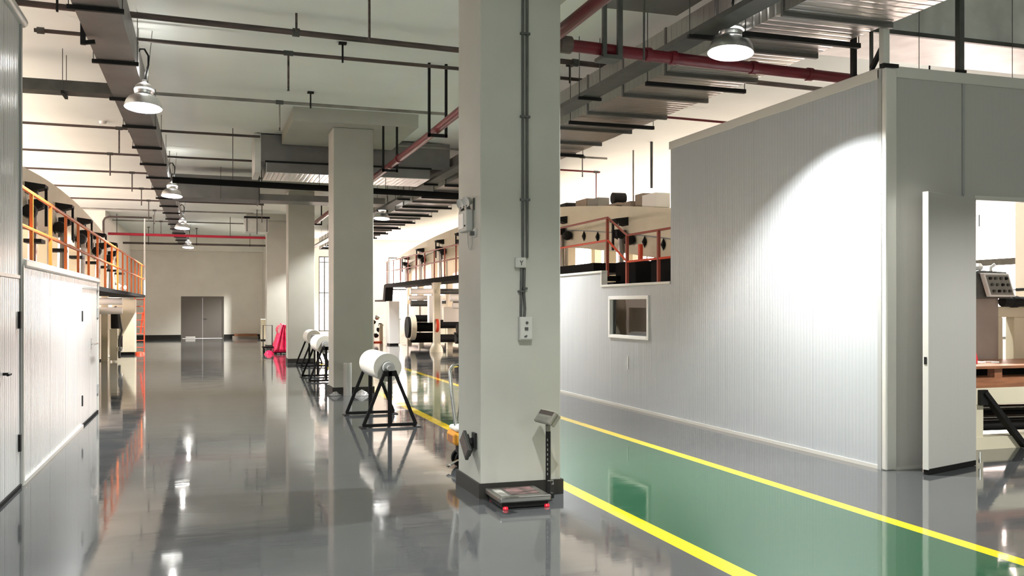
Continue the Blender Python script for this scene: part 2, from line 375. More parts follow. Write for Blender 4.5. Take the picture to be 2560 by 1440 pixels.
# ------------------------------------------------------------------ high-bay lamps
def lamp(x, y, z, label, hook=True, group='high-bay lamps', tilt=-6, roll=2.5, ctop=ZC, power=1.0, up=1.0):
    t = thing('highbay_lamp', label, 'lamp', (x, y, z), group)
    R = 0.225
    prof = [(R, 0.0), (R * .985, 0.03), (R * .93, 0.075), (R * .80, 0.12), (R * .62, 0.15), (R * .5, 0.165), (R * .46, 0.17)]
    ins = [(r - 0.004, h - 0.001 if h else 0.0) for r, h in prof]
    rf = MB().lathe(prof, (x, y, z), n=40).build('reflector', 'alu', t, smooth='all')
    MB().lathe(ins + [(0, .168)], (x, y, z), n=40).build('inner_reflector', 'whitein', rf, smooth='all')
    h = MB().lathe([(0.045, 0.172), (.108, .172), (.118, .20), (.118, .24), (.105, .275), (.08, .30), (.045, .315), (.03, .33), (.028, .36), (0, .362)], (x, y, z), n=32)
    hs = h.build('lamp_housing', 'alu', t, smooth=True)
    MB().lathe([(.1165, .212), (.120, .212), (.120, .236), (.1165, .236)], (x, y, z), n=32, closed=True).build('dome_glow_band', 'dome_glow', hs)  # added glow band standing for bright highlights on the dome
    MB().lathe([(0, .146), (.045, .146), (.055, .153), (.05, .165), (0, .166)], (x, y, z), n=20).build('bulb', 'bulb', t, smooth=True)
    if hook:
        pts = [(x, y, z + .36), (x + .01, y, z + .45), (x + .035, y, z + .56), (x + .03, y, z + .68), (x - .02, y, z + .76), (x - .07, y, z + .755), (x - .085, y, z + .72)]
        MB().tube(pts, 0.012, 8).build('cable', 'blackrub', t, smooth=True)
        MB().tube([(x - .10, y - .02, ZC), (x - .09, y - .02, z + .74)], 0.004, 6).build('hanging_wire', 'tray', t); MB().tube([(x + .06, y + .03, ZC), (x + .03, y + .02, z + .36)], 0.004, 6).build('hanging_wire', 'tray', t)
    else:
        MB().tube([(x, y, z + .36), (x + .004, y, z + .6), (x - .006, y, ctop)], 0.012, 8).build('cable', 'blackrub', t, smooth=True)
    a = bpy.data.lights.new('lamp_light', 'AREA'); a.shape = 'DISK'; a.size = 0.11; a.energy = LAMP_W * power; a.color = (1.0, 0.985, 0.96)
    ao = bpy.data.objects.new('lamp_light', a); COL.objects.link(ao); ao.parent = t; ao.location = (0, 0, 0.143)
    b = bpy.data.lights.new('ceiling_uplight', 'POINT'); b.energy = UP_W * up; b.shadow_soft_size = 0.05; b.color = (1.0, 0.97, 0.92)  # added uplight over the housing, lifts the ceiling brightness
    bo = bpy.data.objects.new('ceiling_uplight', b); COL.objects.link(bo); bo.parent = t; bo.location = (0, 0, 0.46)
    d = V((x, y, 0)).normalized(); t.rotation_mode = 'QUATERNION'
    t.rotation_quaternion = Matrix.Rotation(math.radians(tilt), 3, V((d.y, -d.x, 0))).to_quaternion() @ Matrix.Rotation(math.radians(roll), 3, d).to_quaternion()
    return t
lamp(-0.745, 12.5, 4.08, 'nearest high-bay lamp hanging beside the left grey duct')
lamp(-0.73, 22.3, 4.08, 'second high-bay lamp along the left grey duct')
lamp(-0.72, 31.4, 4.08, 'third high-bay lamp along the left grey duct')
lamp(-0.72, 41.6, 4.08, 'farthest dim high-bay lamp by the far wall')
lamp(4.92, 8.07, 4.10, 'large high-bay lamp glowing above the tall grey partition', False, ctop=4.60, up=0.15)
lamp(4.85, 17.2, 4.10, 'high-bay lamp half hidden by the left edge of the nearest column', False, ctop=4.315, up=0.15)
lamp(4.72, 26.2, 4.08, 'small distant high-bay lamp right of the second column', False, ctop=4.315, up=0.15)
lamp(4.75, 35.3, 4.08, 'farthest high-bay lamp along the ribbed overhead duct', False, ctop=4.315, up=0.15)
lamp(1.75, 4.0, 4.10, 'high-bay lamp over the floor in front of the nearest column', False, tilt=0, power=0.30)
lamp(-0.75, 2.7, 4.10, 'high-bay lamp above the left partition near the camera', False, tilt=0)
lamp(8.3, 4.1, 4.10, 'high-bay lamp in front of the open panel door', False, tilt=0, power=0.55)
lamp(9.6, 10.6, 4.10, 'high-bay lamp inside the panel room behind the doorway', False, tilt=0)
lamp(12.4, 17.4, 4.10, 'added unseen high-bay lamp beyond the right coating machine', False, tilt=0)  # hidden lamp added for more ambient light in the right hall
lamp(12.4, 27.0, 4.10, 'added unseen high-bay lamp farther along beyond the right coating machine', False, tilt=0)  # second hidden lamp added for right hall ambience
lamp(3.3, 45.8, 4.10, 'added high-bay lamp brightening the far wall, hidden behind the farthest column', False, tilt=0)  # hidden lamp added to lighten the far wall
lamp(-6.4, 17.0, 4.10, 'added unseen high-bay lamp beyond the left coating machine', False, tilt=0)  # unseen lamp added for ambient light on the left side

# ------------------------------------------------------------------ tall partition room on the right
PX_ = 6.30
t = thing('tall_partition', 'tall grey-white panel partition on the right with side wall, doorway and open door', 'partition', (6.3, 7.5, 0))
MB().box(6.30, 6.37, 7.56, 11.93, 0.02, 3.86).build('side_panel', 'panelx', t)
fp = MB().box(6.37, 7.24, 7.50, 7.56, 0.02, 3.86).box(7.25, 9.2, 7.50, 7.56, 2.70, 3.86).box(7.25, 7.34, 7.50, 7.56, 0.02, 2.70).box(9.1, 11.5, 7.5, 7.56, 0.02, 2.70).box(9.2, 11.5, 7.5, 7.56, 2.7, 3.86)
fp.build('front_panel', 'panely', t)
MB().box(6.285, 6.385, 7.58, 11.96, 3.84, 3.95).box(6.385, 11.5, 7.485, 7.575, 3.84, 3.95).build('top_trim', 'trim', t, bevel=0.006)
MB().box(6.285, 6.30, 7.60, 11.93, 0.0, 0.035).box(6.39, 7.34, 7.485, 7.50, 0.0, 0.03).build('base_trim', 'trim', t)
MB().box(6.285, 6.30, 7.545, 7.60, 0.0, 3.93).build('corner_strip', 'trimd', t)
MB().box(6.285, 6.42, 7.482, 7.545, 0.0, 3.93).build('corner_post', 'trim', t, bevel=0.012)
MB().box(7.225, 7.255, 7.488, 7.50, 2.72, 3.84).build('joint_strip', 'trimd', t)
MB().box(7.325, 7.375, 7.485, 7.57, 0.0, 2.70).box(7.375, 9.1, 7.485, 7.57, 2.675, 2.72).build('door_frame', 'trim', t)
# door leaf opened towards the camera, hinged at x=7.34
hx, hy = 7.345, 7.465; fx, fy = 6.50, 7.185
dv = V((fx - hx, fy - hy, 0)); dl = dv.length; dn = dv.normalized(); dp = V((-dn.y, dn.x, 0))
def leaf(a0, a1, z0, z1, off, th):
    c = V((hx, hy, 0)) + dn * (a0 + a1) / 2 + dp * off + V((0, 0, (z0 + z1) / 2))
    return c, dn * (a1 - a0) / 2, dp * th / 2, V((0, 0, (z1 - z0) / 2))
o = MB().obox(*leaf(0.0, dl, 0.055, 2.69, 0, 0.05)).build('door', 'panely', t, bevel=0.004)
MB().obox(*leaf(dl - 0.002, dl + 0.012, 0.05, 2.69, 0, 0.056)).build('door_edge', 'trim', o)
MB().obox(*leaf(0.0, dl + .005, 0.004, 0.055, 0, 0.045)).build('bottom_sweep', 'blackrub', o)
MB().obox(*leaf(dl + .010, dl + .018, 1.05, 1.12, 0, 0.024)).build('lock_plate', 'black', o)
MB().tube([(hx + .03, hy - .045, 0.03), (hx + .03, hy - .045, 0.14)], 0.012, 8).tube([(hx + .03, hy - .045, 2.4), (hx + .03, hy - .045, 2.52)], 0.012, 8).build('hinge', 'chrome', o)
MB().obox(*leaf(dl - .03, dl - 0.005, 0.02, 0.17, dp.y and -0.033, 0.012)).build('bolt', 'brownmetal', o)
# hangers that hold the partition to the ceiling
MB().box(6.27, 6.345, 7.50, 7.56, 3.95, ZC).build('hanger_post', 'trim', t)
MB().box(7.20, 7.26, 7.50, 7.56, 3.95, ZC).build('hanger_post', 'tray', t)
MB().box(6.25, 6.43, 7.47, 7.53, 3.93, 3.965).build('hanger_bracket', 'black', t)
MB().box(7.16, 7.27, 7.48, 7.52, 3.95, 3.975).build('hanger_bracket', 'black', t)
MB().box(6.30, 6.345, 7.98, 8.03, 3.95, ZC).build('hanger_post', 'black', t)
MB().box(6.31, 6.335, 7.72, 7.75, 3.95, ZC).build('hanger_rod', 'tray', t)
MB().bar((6.30, 7.70, 3.97), (6.30, 7.56, 4.13), 0.04).build('hanger_brace', 'black', t)

# ------------------------------------------------------------------ low partition with a window
t = thing('low_partition', 'low grey-white panel partition with a white-framed window behind the column', 'partition', (6.3, 15, 0))
w0, w1, v0, v1 = 12.60, 14.05, 1.09, 1.765
lp = MB().box(6.30, 6.37, 11.93, w0, 0.02, 1.93).box(6.30, 6.37, w1, 14.36, 0.02, 1.93).box(6.30, 6.37, w0, w1, 0.02, v0).box(6.30, 6.37, w0, w1, v1, 1.93)
lp.build('low_panel', 'panelx', t)
MB().box(6.30, 6.37, 14.36, 18.6, 0.02, 2.17).build('high_panel', 'panelx', t)
MB().box(6.28, 6.39, 11.93, 14.36, 1.92, 1.96).build('top_trim', 'trim', t, bevel=0.006)
MB().box(6.28, 6.39, 14.33, 18.6, 2.16, 2.20).build('top_trim', 'trim', t, bevel=0.006)
MB().box(6.283, 6.39, 14.34, 14.38, 1.93, 2.17).build('end_trim', 'trim', t)
MB().box(6.285, 6.30, 11.93, 18.6, 0.0, 0.035).build('base_trim', 'trim', t)
fr = MB(); q = 0.055
fr.box(6.275, 6.39, w0, w0 + q, v0, v1).box(6.275, 6.39, w1 - q, w1, v0, v1).box(6.275, 6.39, w0 + q, w1 - q, v0, v0 + q).box(6.275, 6.39, w0 + q, w1 - q, v1 - q, v1)
fo = fr.build('window_frame', 'white', t, bevel=0.006)
MB().box(6.335, 6.341, w0 + q, w1 - q, v0 + q, v1 - q).build('pane', 'glass', fo)
MB().box(6.29, 6.30, 13.33, 13.35, 0.62, 0.82).build('scratch_strip', 'white', t)

# ------------------------------------------------------------------ left partition
t = thing('left_partition', 'white ribbed panel partition along the left edge, with doors and a tall section', 'partition', (-1.6, 12, 0))
LX = -1.56
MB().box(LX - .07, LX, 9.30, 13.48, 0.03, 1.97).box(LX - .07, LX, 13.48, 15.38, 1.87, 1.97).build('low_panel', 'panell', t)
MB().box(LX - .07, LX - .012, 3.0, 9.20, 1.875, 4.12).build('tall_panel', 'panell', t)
MB().box(LX - .07, LX - .0, 3.0, 9.20, 1.845, 1.875).build('lower_trim', 'trim', t)
MB().box(LX - .09, LX + .005, 9.20, 9.26, 0.0, 4.12).build('corner_strip', 'trimd', t)
MB().box(LX - .09, LX + .015, 9.26, 9.31, 0.0, 1.97).build('corner_post', 'trim', t)
MB().tube([(LX - .01, 2.9, 4.15), (LX - .01, 9.33, 4.15)], 0.05, 12).build('top_trim', 'trim', t, smooth=True)
MB().box(LX - .09, LX + .03, 9.31, 15.47, 1.95, 2.03).build('low_top_trim', 'trim', t, bevel=0.02)
MB().box(LX - .08, LX + .012, 15.38, 15.46, 0.0, 1.97).build('end_post', 'trim', t)
MB().box(LX - .005, LX + .02, 9.31, 13.5, 0.0, 0.035).build('base_trim', 'trim', t)
dA = MB().box(LX - .06, LX - .008, 13.49, 14.62, 0.03, 1.86).build('door', 'panell', t)
MB().box(LX - .012, LX + .012, 13.49, 15.38, 1.84, 1.87).build('door_header', 'trimd', dA)
for z in (0.35, 1.47): MB().box(LX - .008, LX + .014, 13.47, 13.51, z - .07, z + .07).build('hinge', 'black', dA)
dB = MB().box(LX - .06, LX - .008, 14.64, 15.37, 0.03, 1.86).build('door', 'panell', t)
for z in (0.35, 1.5): MB().box(LX - .008, LX + .014, 15.35, 15.39, z - .07, z + .07).build('hinge', 'trimd', dB)
MB().tube([(LX - .01, 14.56, 1.06), (LX + .05, 14.56, 1.06)], 0.012, 8).tube([(LX + .05, 14.36, 1.06), (LX + .05, 14.88, 1.06)], 0.012, 8).box(LX - .008, LX + .004, 14.52, 14.60, .98, 1.14).build('door_handle', 'chrome', dB, smooth=True)
MB().box(LX - .006, LX + .012, 13.5, 15.38, 0.005, 0.03).build('bottom_sweep', 'blackrub', dA)
dC = MB().box(LX - .06, LX - .006, 7.2, 9.19, 0.03, 1.84).build('door', 'panell', t)
for z in (0.40, 1.48): MB().box(LX - .008, LX + .016, 9.11, 9.16, z - .075, z + .075).build('hinge', 'black', dC)
MB().box(LX - .008, LX + .012, 7.2, 9.19, 0.004, 0.03).build('bottom_sweep', 'blackrub', dC)
MB().tube([(LX - .01, 8.47, 1.05), (LX + .05, 8.47, 1.05), (LX + .05, 8.36, 1.05)], 0.012, 8).build('door_handle', 'black', dC, smooth=True)
MB().box(LX - .07, LX - .006, 3.0, 7.19, 0.0, 1.845).build('near_panel', 'panell', t)

# ------------------------------------------------------------------ fittings on the nearest column
CY = 7.45
t = thing('junction_box', 'small grey-white junction box on the conduits of the nearest column', 'junction box', (2.512, CY, 1.925))
MB().box(2.465, 2.56, CY - .045, CY, 1.925, 2.012).build('box', 'plastic', t, bevel=0.006)
MB().box(2.478, 2.547, CY - .050, CY - .045, 1.937, 2.0).build('lid', 'plastic', t)
MB().bar((2.500, CY - .052, 1.985), (2.513, CY - .052, 1.965), 0.006).bar((2.527, CY - .052, 1.985), (2.513, CY - .052, 1.965), 0.006).bar((2.513, CY - .052, 1.965), (2.513, CY - .052, 1.945), 0.006).build('socket_slots', 'tray', t)
t = thing('electrical_conduit', 'pair of dark conduits running up the front of the nearest column', 'conduit', (2.555, CY, 1.51))
for x in (2.538, 2.576):
    MB().tube([(x, CY - .014, 2.012), (x, CY - .014, 4.855)], 0.0115, 8).build('upper_tube', 'tray', t, smooth=True)
MB().tube([(2.521, CY - .014, 1.512), (2.523, CY - .014, 1.75), (2.527, CY - .014, 1.925)], 0.0115, 8).build('lower_tube', 'tray', t, smooth=True)
MB().tube([(2.552, CY - .014, 1.512), (2.556, CY - .014, 1.58), (2.548, CY - .014, 1.70), (2.552, CY - .014, 1.925)], 0.0115, 8).build('lower_tube', 'tray', t, smooth=True)
for z in (2.5, 3.2, 3.9, 4.5): MB().box(2.515, 2.60, CY - .03, CY - .001, z - .009, z + .009).build('clip', 'tray', t)
MB().box(2.495, 2.545, CY - .032, CY - .001, 1.72, 1.735).box(2.535, 2.575, CY - .032, CY - .001, 1.745, 1.76).build('clip', 'tray', t)
t = thing('switch_box', 'white three-gang switch box on the front of the nearest column', 'switch', (2.553, CY, 1.315))
MB().box(2.497, 2.61, CY - .055, CY, 1.315, 1.512).build('back_box', 'plastic', t, bevel=0.004)
MB().box(2.501, 2.606, CY - .064, CY - .055, 1.325, 1.502).build('cover_plate', 'plastic', t, bevel=0.003)
MB().lathe([(0, 0), (.012, 0), (.010, .012), (0, .012)], (2.557, CY - .064, 1.463), (0, -1, 0), 12).build('key_switch', 'tray', t)
MB().box(2.537, 2.567, CY - .072, CY - .064, 1.400, 1.425).build('rocker', 'tray', t)
MB().bar((2.535, CY - .068, 1.345), (2.557, CY - .068, 1.355), 0.012).build('rocker', 'tray', t)

FX = 2.17
t = thing('emergency_light', 'twin-head emergency light on the left face of the nearest column', 'emergency light', (FX, 7.8, 2.25))
MB().box(FX - .065, FX, 7.67, 7.93, 2.245, 2.43).build('body', 'plastic', t, bevel=0.012)
MB().box(FX - .072, FX - .065, 7.74, 7.90, 2.27, 2.40).build('front_plate', 'white', t)
MB().lathe([(0, 0), (.008, 0), (.008, .008), (0, .008)], (FX - .065, 7.70, 2.29), (-1, 0, 0), 8).build('test_button', 'black', t)
for y in (7.70, 7.89):
    MB().bar((FX - .03, y, 2.42), (FX - .045, y, 2.47), 0.03).build('head_bracket', 'tray', t)
    MB().lathe([(0, 0), (.03, 0), (.043, .04), (.047, .05), (.038, .046), (0, .042)], (FX - .02, y, 2.505), (-.85, -.35, -.25), 18).build('lamp_head', 'plastic', t, smooth=True)
MB().box(FX - .012, FX, 7.625, 7.645, 2.42, 2.52).build('cable_cover', 'tray', t)
t = thing('wall_socket', 'small grey socket with looped cord under the emergency light on the nearest column', 'socket', (FX, 7.60, 2.19))
MB().box(FX - .015, FX, 7.555, 7.63, 2.185, 2.26).build('plate', 'plastic', t, bevel=0.003)
MB().box(FX - .05, FX - .015, 7.59, 7.625, 2.20, 2.235).build('plug', 'tray', t)
pts = [(FX - .03, 7.61 + .0, 2.20)] + [(FX - .02, 7.70 - .075 * math.cos(a), 2.17 - .085 * math.sin(a)) for a in [math.pi * k / 10 for k in range(11)]] + [(FX - .02, 7.775, 2.25)]
MB().tube(pts, 0.004, 6).build('cord', 'plastic', t, smooth=True)

# second weighing indicator hanging crooked on the left face of the column
t = thing('weighing_indicator', 'dark weighing indicator hanging crooked on the left face of the nearest column', 'indicator', (FX, 7.75, 0.3))
c = V((FX - .062, 7.69, .415)); u = V((0.0, -.80, -.60)).normalized(); w = V((-.12, .50, -.80)); w = (w - u * w.dot(u)).normalized(); n = u.cross(w).normalized()
if n.x > 0: n = -n
MB().obox(c, u * .12, w * .062, n * .015).build('housing', 'tray', t, bevel=0.006)
MB().obox(c + n * .016, u * .105, w * .05, n * .002).build('display', 'screen', t)
MB().obox(c - n * .024, u * .09, w * .045, n * .010).build('back_cover', 'black', t)
MB().bar(c - n * .03 + V((0, -.06, .05)), (FX - .02, 7.60, .47), 0.04).box(FX - .022, FX, 7.555, 7.645, .40, .53).build('bracket', 'black', t)

# ------------------------------------------------------------------ platform scale at the foot of the column
t = thing('platform_scale', 'platform scale with stainless plate and black post in front of the nearest column', 'scale', (2.35, 7.1, 0))
x0, x1, y0, y1 = 2.19, 2.62, 6.965, 7.40
pl = MB().box(x0, x1, y0, y1, 0.050, 0.098).build('weighing_plate', 'steel', t, bevel=0.012)
MB().box(x0 + .13, x1 - .06, y0 + .10, y1 - .06, 0.0985, 0.1).build('sticker', 'label', pl)
MB().box(x0 + .03, x0 + .10, y0 + .05, y1 - .09, 0.0985, 0.1).build('sticker', 'keypad', pl)
MB().box(x0 + .025, x1 - .02, y0 + .03, y1 - .03, 0.010, 0.050).build('base_frame', 'black', t)
for fx_, fy_ in ((x0 + .05, y0 + .02), (x1 - .03, y0 + .03), (x0 + .05, y1 - .06), (x1 - .04, y1 - .06)):
    MB().lathe([(0, 0), (.022, 0), (.024, .008), (.018, .022), (0, .024)], (fx_, fy_, 0), n=16).build('foot', 'redplastic', t, smooth=True)
MB().box(x1 - .02, 2.70, 7.17, 7.27, 0.02, 0.05).build('post_bracket', 'black', t)
MB().tube([(2.685, 7.22, 0.012), (2.685, 7.22, 0.57)], 0.021, 16).build('post', 'black', t, smooth=True)
MB().tube([(2.685, 7.22, 0.57), (2.685, 7.22, 0.625)], 0.022, 16).build('post_collar', 'beige', t, smooth=True)
MB().box(2.652, 2.725, 7.19, 7.245, 0.02, 0.06).build('post_foot', 'black', t)
MB().tube([(2.67, 7.196, .165), (2.72, 7.196, .165), (2.72, 7.196, .135), (2.70, 7.19, .135)], 0.006, 6).build('clamp_screw', 'chrome', t)
st = MB()
for k in range(8): st.bar((2.672, 7.2005, .21 + .04 * k), (2.672, 7.2005, .23 + .04 * k), 0.006)
st.build('post_lettering', 'keypad', t)
c = V((2.645, 7.165, 0.695)); u = V((-.12, .99, 0)).normalized(); w = V((.60, 0.07, .80)).normalized(); n = u.cross(w).normalized()
if n.z < 0: n = -n
hd = MB().obox(c, u * .135, w * .062, n * .018).build('indicator', 'beige', t, bevel=0.012)
MB().obox(c + n * .0185 + w * .03, u * .115, w * .018, n * .0015).build('display', 'screen', hd)
MB().obox(c + n * .0185 - w * .022, u * .115, w * .028, n * .0015).build('keypad', 'keypad', hd)
MB().obox(c + n * .0205 - w * .022, u * .09, w * .004, n * .001).obox(c + n * .0205 - w * .010, u * .09, w * .004, n * .001).obox(c + n * .0205 - w * .034, u * .09, w * .004, n * .001).build('keys', 'beige', hd)
MB().obox(c - n * .035, u * .1, w * .04, n * .02).build('battery_cover', 'black', hd)
MB().obox(c - n * .035 + u * -.11 + w * .0, u * .01, w * .05, n * .02).build('side_bracket', 'beige', hd)
MB().bar(c - n * .03, (2.685, 7.22, .62), 0.03).build('tilt_joint', 'black', hd)

# ------------------------------------------------------------------ hand pallet truck peeking out behind the column
t = thing('hand_pallet_truck', 'yellow hand pallet truck with chrome handle, half hidden behind the nearest column', 'pallet truck', (2.4, 8.9, 0))
bx, by = 2.415, 8.95
MB().box(bx - .12, bx + .25, by - .16, by + .16, .24, .37).build('pump_body', 'yellow', t, bevel=0.03)
MB().box(bx - .10, bx + .25, by - .15, by + .15, .37, .42).build('pump_cover', 'white', t, bevel=0.03)
MB().box(bx - .121, bx - .118, by - .1, by + .1, .26, .33).build('warning_plate', 'wood', t)
MB().box(bx - .05, bx + .1, by - .05, by + .05, .15, .24).build('axle_block', 'black', t)
for s_ in (-1, 1):
    MB().lathe([(0, -.025), (.085, -.025), (.09, -.015), (.09, .015), (.085, .025), (0, .025)], (bx, by + s_ * .075, .09), (0, 1, 0), 24).build('steering_wheel', 'blackrub', t, smooth=True)
MB().tube([(bx - .06, by, .40), (bx - .10, by, .70), (bx - .125, by, .97), (bx - .09, by, 1.01), (bx - .02, by, 1.02)], 0.019, 12).build('handle', 'chrome', t, smooth=True)
MB().tube([(bx - .03, by - .16, 1.02), (bx - .02, by + .16, 1.0)], 0.018, 8).build('grip', 'blackrub', t)
MB().tube([(bx + .02, by, .93), (bx + .02, by, .84), (bx - .01, by, .76), (bx - .05, by, .45)], 0.006, 6).build('release_rod', 'tray', t)
for s_ in (-1, 1): MB().box(bx + .22, bx + .84, by + s_ * .2 - .075, by + s_ * .2 + .075, .075, .125).box(bx + .2, bx + .25, by + s_ * .2 - .07, by + s_ * .2 + .07, .075, .40).build('fork', 'yellow', t, bevel=0.01)
for s_ in (-1, 1): MB().tube([(bx + .72, by + s_ * .2 - .04, .04), (bx + .72, by + s_ * .2 + .04, .04)], 0.04, 14).build('load_roller', 'white', t, smooth=True)
MB().tube([(bx - .17, by - .13, .05), (bx - .05, by - .10, .10)], 0.014, 8).lathe([(0, -.02), (.028, 0), (0, .02)], (bx - .17, by - .13, .05), (0, 0, 1), 12).build('foot_pedal', 'chrome', t, smooth=True)

# ------------------------------------------------------------------ film rolls on A-frame stands
def roll_stand(x, y, label, L=1.55, rollmat='film', r=.19):
    t = thing('film_roll_stand', label, 'roll stand', (x, y, 0), 'film rolls on black A-frame stands')
    h = 0.745
    for k, yy in enumerate((y, y + L)):
        f = MB()
        f.bar((x - .36, yy, .03), (x + .36, yy, .03), .045, .04).bar((x, yy, .03), (x, yy, h), .05)
        f.bar((x - .35, yy, .03), (x - .06, yy, h), .042).bar((x + .35, yy, .03), (x + .06, yy, h), .042)
        f.box(x - .09, x + .09, yy - .025, yy + .025, h - .07, h)
        fr_ = f.build('a_frame', 'blackrub', t, bevel=0.003)
        for s_ in (-1, 1):
            MB().box(x + s_ * .36 - .035, x + s_ * .36 + .035, yy - .12, yy + .12, 0, .012).build('foot_plate', 'black', fr_)
    MB().tube([(x, y - .03, h + .035), (x, y + L + .03, h + .035)], 0.035, 14).build('shaft', 'core', t, smooth=True)
    MB().lathe([(.09, 0), (r, 0), (r, L - .33), (.09, L - .33)], (x, y + .16, h + .035), (0, 1, 0), 48).build('film_roll', rollmat, t, smooth=True)
    MB().lathe([(.088, -.004), (r - .003, -.004), (r - .003, .002), (.088, .002)], (x, y + .16, h + .035), (0, 1, 0), 48).build('roll_end', 'filmend', t)
    MB().lathe([(.035, -.02), (.09, -.02), (.09, L - .30), (.035, L - .30)], (x, y + .16, h + .035), (0, 1, 0), 32).build('core', 'core', t, smooth=True)
    MB().lathe([(0, -.05), (.075, -.05), (.085, -.02), (.08, .0), (0, .0)], (x, y + .11, h + .035), (0, 1, 0), 24).build('bearing', 'trimd', t, smooth=True)
    return t
roll_stand(2.315, 12.24, 'white film roll on a black A-frame stand, nearest of the rolls')
roll_stand(2.42, 20.0, 'film roll stand half hidden by the left edge of the second column')
roll_stand(2.72, 26.0 - 1.05, 'film roll stand right in front of the third column skirting', 1.35)
t = roll_stand(2.52, 32.6, 'film roll stand wrapped in red film in front of the bright far column', 1.35, 'magenta')
# red film draped over that stand
rd = MB(); g = []
for i in range(13):
    a = -1 + i / 6.0
    row = []
    for j in range(9):
        yy = 32.5 + j * .19
        xx = 2.52 + a * (.20 + .14 * abs(a)) + .03 * math.sin(j * 2.1 + i)
        zz = max(.03, .985 - abs(a) ** 1.5 * .95 + .02 * math.sin(j * 1.7 + i * 2.3))
        row.append(rd.bm.verts.new((xx, yy, zz)))
    g.append(row)
for i in range(12):
    for j in range(8): rd._face([g[i][j], g[i + 1][j], g[i + 1][j + 1], g[i][j + 1]])
g = [[rd.bm.verts.new((2.52 + (i / 5 - 1) * (.06 + .30 * j / 8), 32.44 - .03 * math.sin(i * 2.2) - .05 * j / 8, .97 - .92 * j / 8)) for j in range(9)] for i in range(11)]
for i in range(10):
    for j in range(8): rd._face([g[i][j], g[i + 1][j], g[i + 1][j + 1], g[i][j + 1]])
o = rd.build('red_film', 'magenta', smooth=True); tag(o, 'red plastic film draped over the stand by the farthest column', 'film')
sm = o.modifiers.new('thick', 'SOLIDIFY'); sm.thickness = 0.012
t = thing('hand_trolley', 'dark thin-framed trolley beside the red film-covered stand', 'trolley', (2.15, 33.2, 0))
MB().box(1.85, 2.35, 32.95, 33.6, .17, .21).build('deck', 'blackrub', t)
MB().tube([(1.86, 33.0, .2), (1.86, 33.0, .95), (2.16, 33.0, .95), (2.16, 33.0, .2)], .016, 8).build('handle', 'black', t)
for a, b in ((1.9, 33.0), (2.3, 33.0), (1.9, 33.55), (2.3, 33.55)): MB().tube([(a - .02, b, .08), (a + .02, b, .08)], .08, 14).build('wheel', 'blackrub', t)
t = thing('plastic_lump', 'crumpled red film lying on the floor beside the trolley', 'film', (2.0, 32.4, 0))
MB().lathe([(0, .13), (.06, .12), (.13, .06), (.17, 0), (0, 0)], (2.0, 32.2, 0), n=7).build('crumpled_film', 'magenta', t, smooth=True)

# clear wrapped tube and loose film at the foot of the second column
t = thing('clear_film_tube', 'clear plastic tube of film standing at the foot of the second column', 'plastic tube', (2.42, 16.85, 0))
MB().lathe([(0, 0), (.075, 0), (.075, .58), (.06, .58), (.06, .01)], (2.42, 16.85, 0), n=24).build('tube_wall', 'clear', t, smooth=True)
MB().lathe([(.045, .02), (.05, .02), (.05, .56), (.045, .56)], (2.42, 16.85, 0), n=20, closed=True).build('inner_wrap', 'clear', t, smooth=True)
def crumple(x, y, r, label, seed):
    rnd = random.Random(seed); mb = MB(); n1, n2 = 14, 6; rows = []
    for i in range(n2 + 1):
        a = i / n2
        rows.append([mb.bm.verts.new((x + r * math.cos(2 * math.pi * k / n1) * (1 - a * .8) * rnd.uniform(.7, 1.15), y + r * .7 * math.sin(2 * math.pi * k / n1) * (1 - a * .8) * rnd.uniform(.7, 1.15), .004 + r * .55 * a * rnd.uniform(.8, 1.2))) for k in range(n1)])
    for i in range(n2):
        for k in range(n1): mb._face([rows[i][k], rows[i][(k + 1) % n1], rows[i + 1][(k + 1) % n1], rows[i + 1][k]])
    mb._face(rows[-1])
    return tag(mb.build('loose_film', 'clear'), label, 'plastic film', 'loose clear film on the floor')
crumple(2.20, 16.84, .12, 'clump of clear film left of the standing plastic tube', 3)
crumple(2.66, 16.75, .16, 'clump of clear film right of the standing plastic tube', 5)

# ------------------------------------------------------------------ overhead: left duct, main duct, trays
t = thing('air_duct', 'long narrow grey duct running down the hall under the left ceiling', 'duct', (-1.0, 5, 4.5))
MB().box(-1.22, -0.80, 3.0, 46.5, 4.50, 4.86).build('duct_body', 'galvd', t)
for k in range(18):
    y = 7.75 + 2.08 * k
    o = MB().box(-1.27, -0.76, y - .022, y + .022, 4.455, 4.498).build('hanger_bar', 'black', t)
    MB().tube([(-1.255, y, 4.49), (-1.255, y, ZC)], .005, 6).build('hanger_rod', 'tray', o); MB().tube([(-0.775, y, 4.49), (-0.775, y, ZC)], .005, 6).build('hanger_rod', 'tray', o)
MB().bar((-1.25, 10.9, 4.40), (-1.25, 10.9, 4.72), .05).bar((-1.25, 10.9, 4.42), (-1.13, 10.9, 4.44), .04).build('bracket', 'black', t)

t = thing('main_air_duct', 'wide ribbed galvanised duct running down the hall above the green lane', 'duct', (5.6, 10, 4.3))
for y0_, y1_ in [(6.2 + 1.15 * k, 6.2 + 1.15 * (k + 1)) for k in range(33)]:
    MB().box(5.03, 6.20, y0_ + .02, y1_ - .02, 4.30, 4.80).build('duct_section', 'galvrib', t)
    MB().box(5.02, 6.245, y1_ - .02, y1_ + .02, 4.262, 4.81).build('flange', 'flange', t)
for k, y in enumerate([7.85, 9.95, 12.4, 15.1] + [17.4 + 2.3 * i for i in range(12)]):
    o = MB().box(4.93, 6.27, y - .025, y + .025, 4.205, 4.253).build('hanger_bar', 'black', t)
    MB().tube([(4.95, y, 4.25), (4.95, y, ZC)], .006, 6).build('hanger_rod', 'tray', o); MB().tube([(6.262, y, 4.25), (6.262, y, ZC)], .006, 6).build('hanger_rod', 'tray', o)
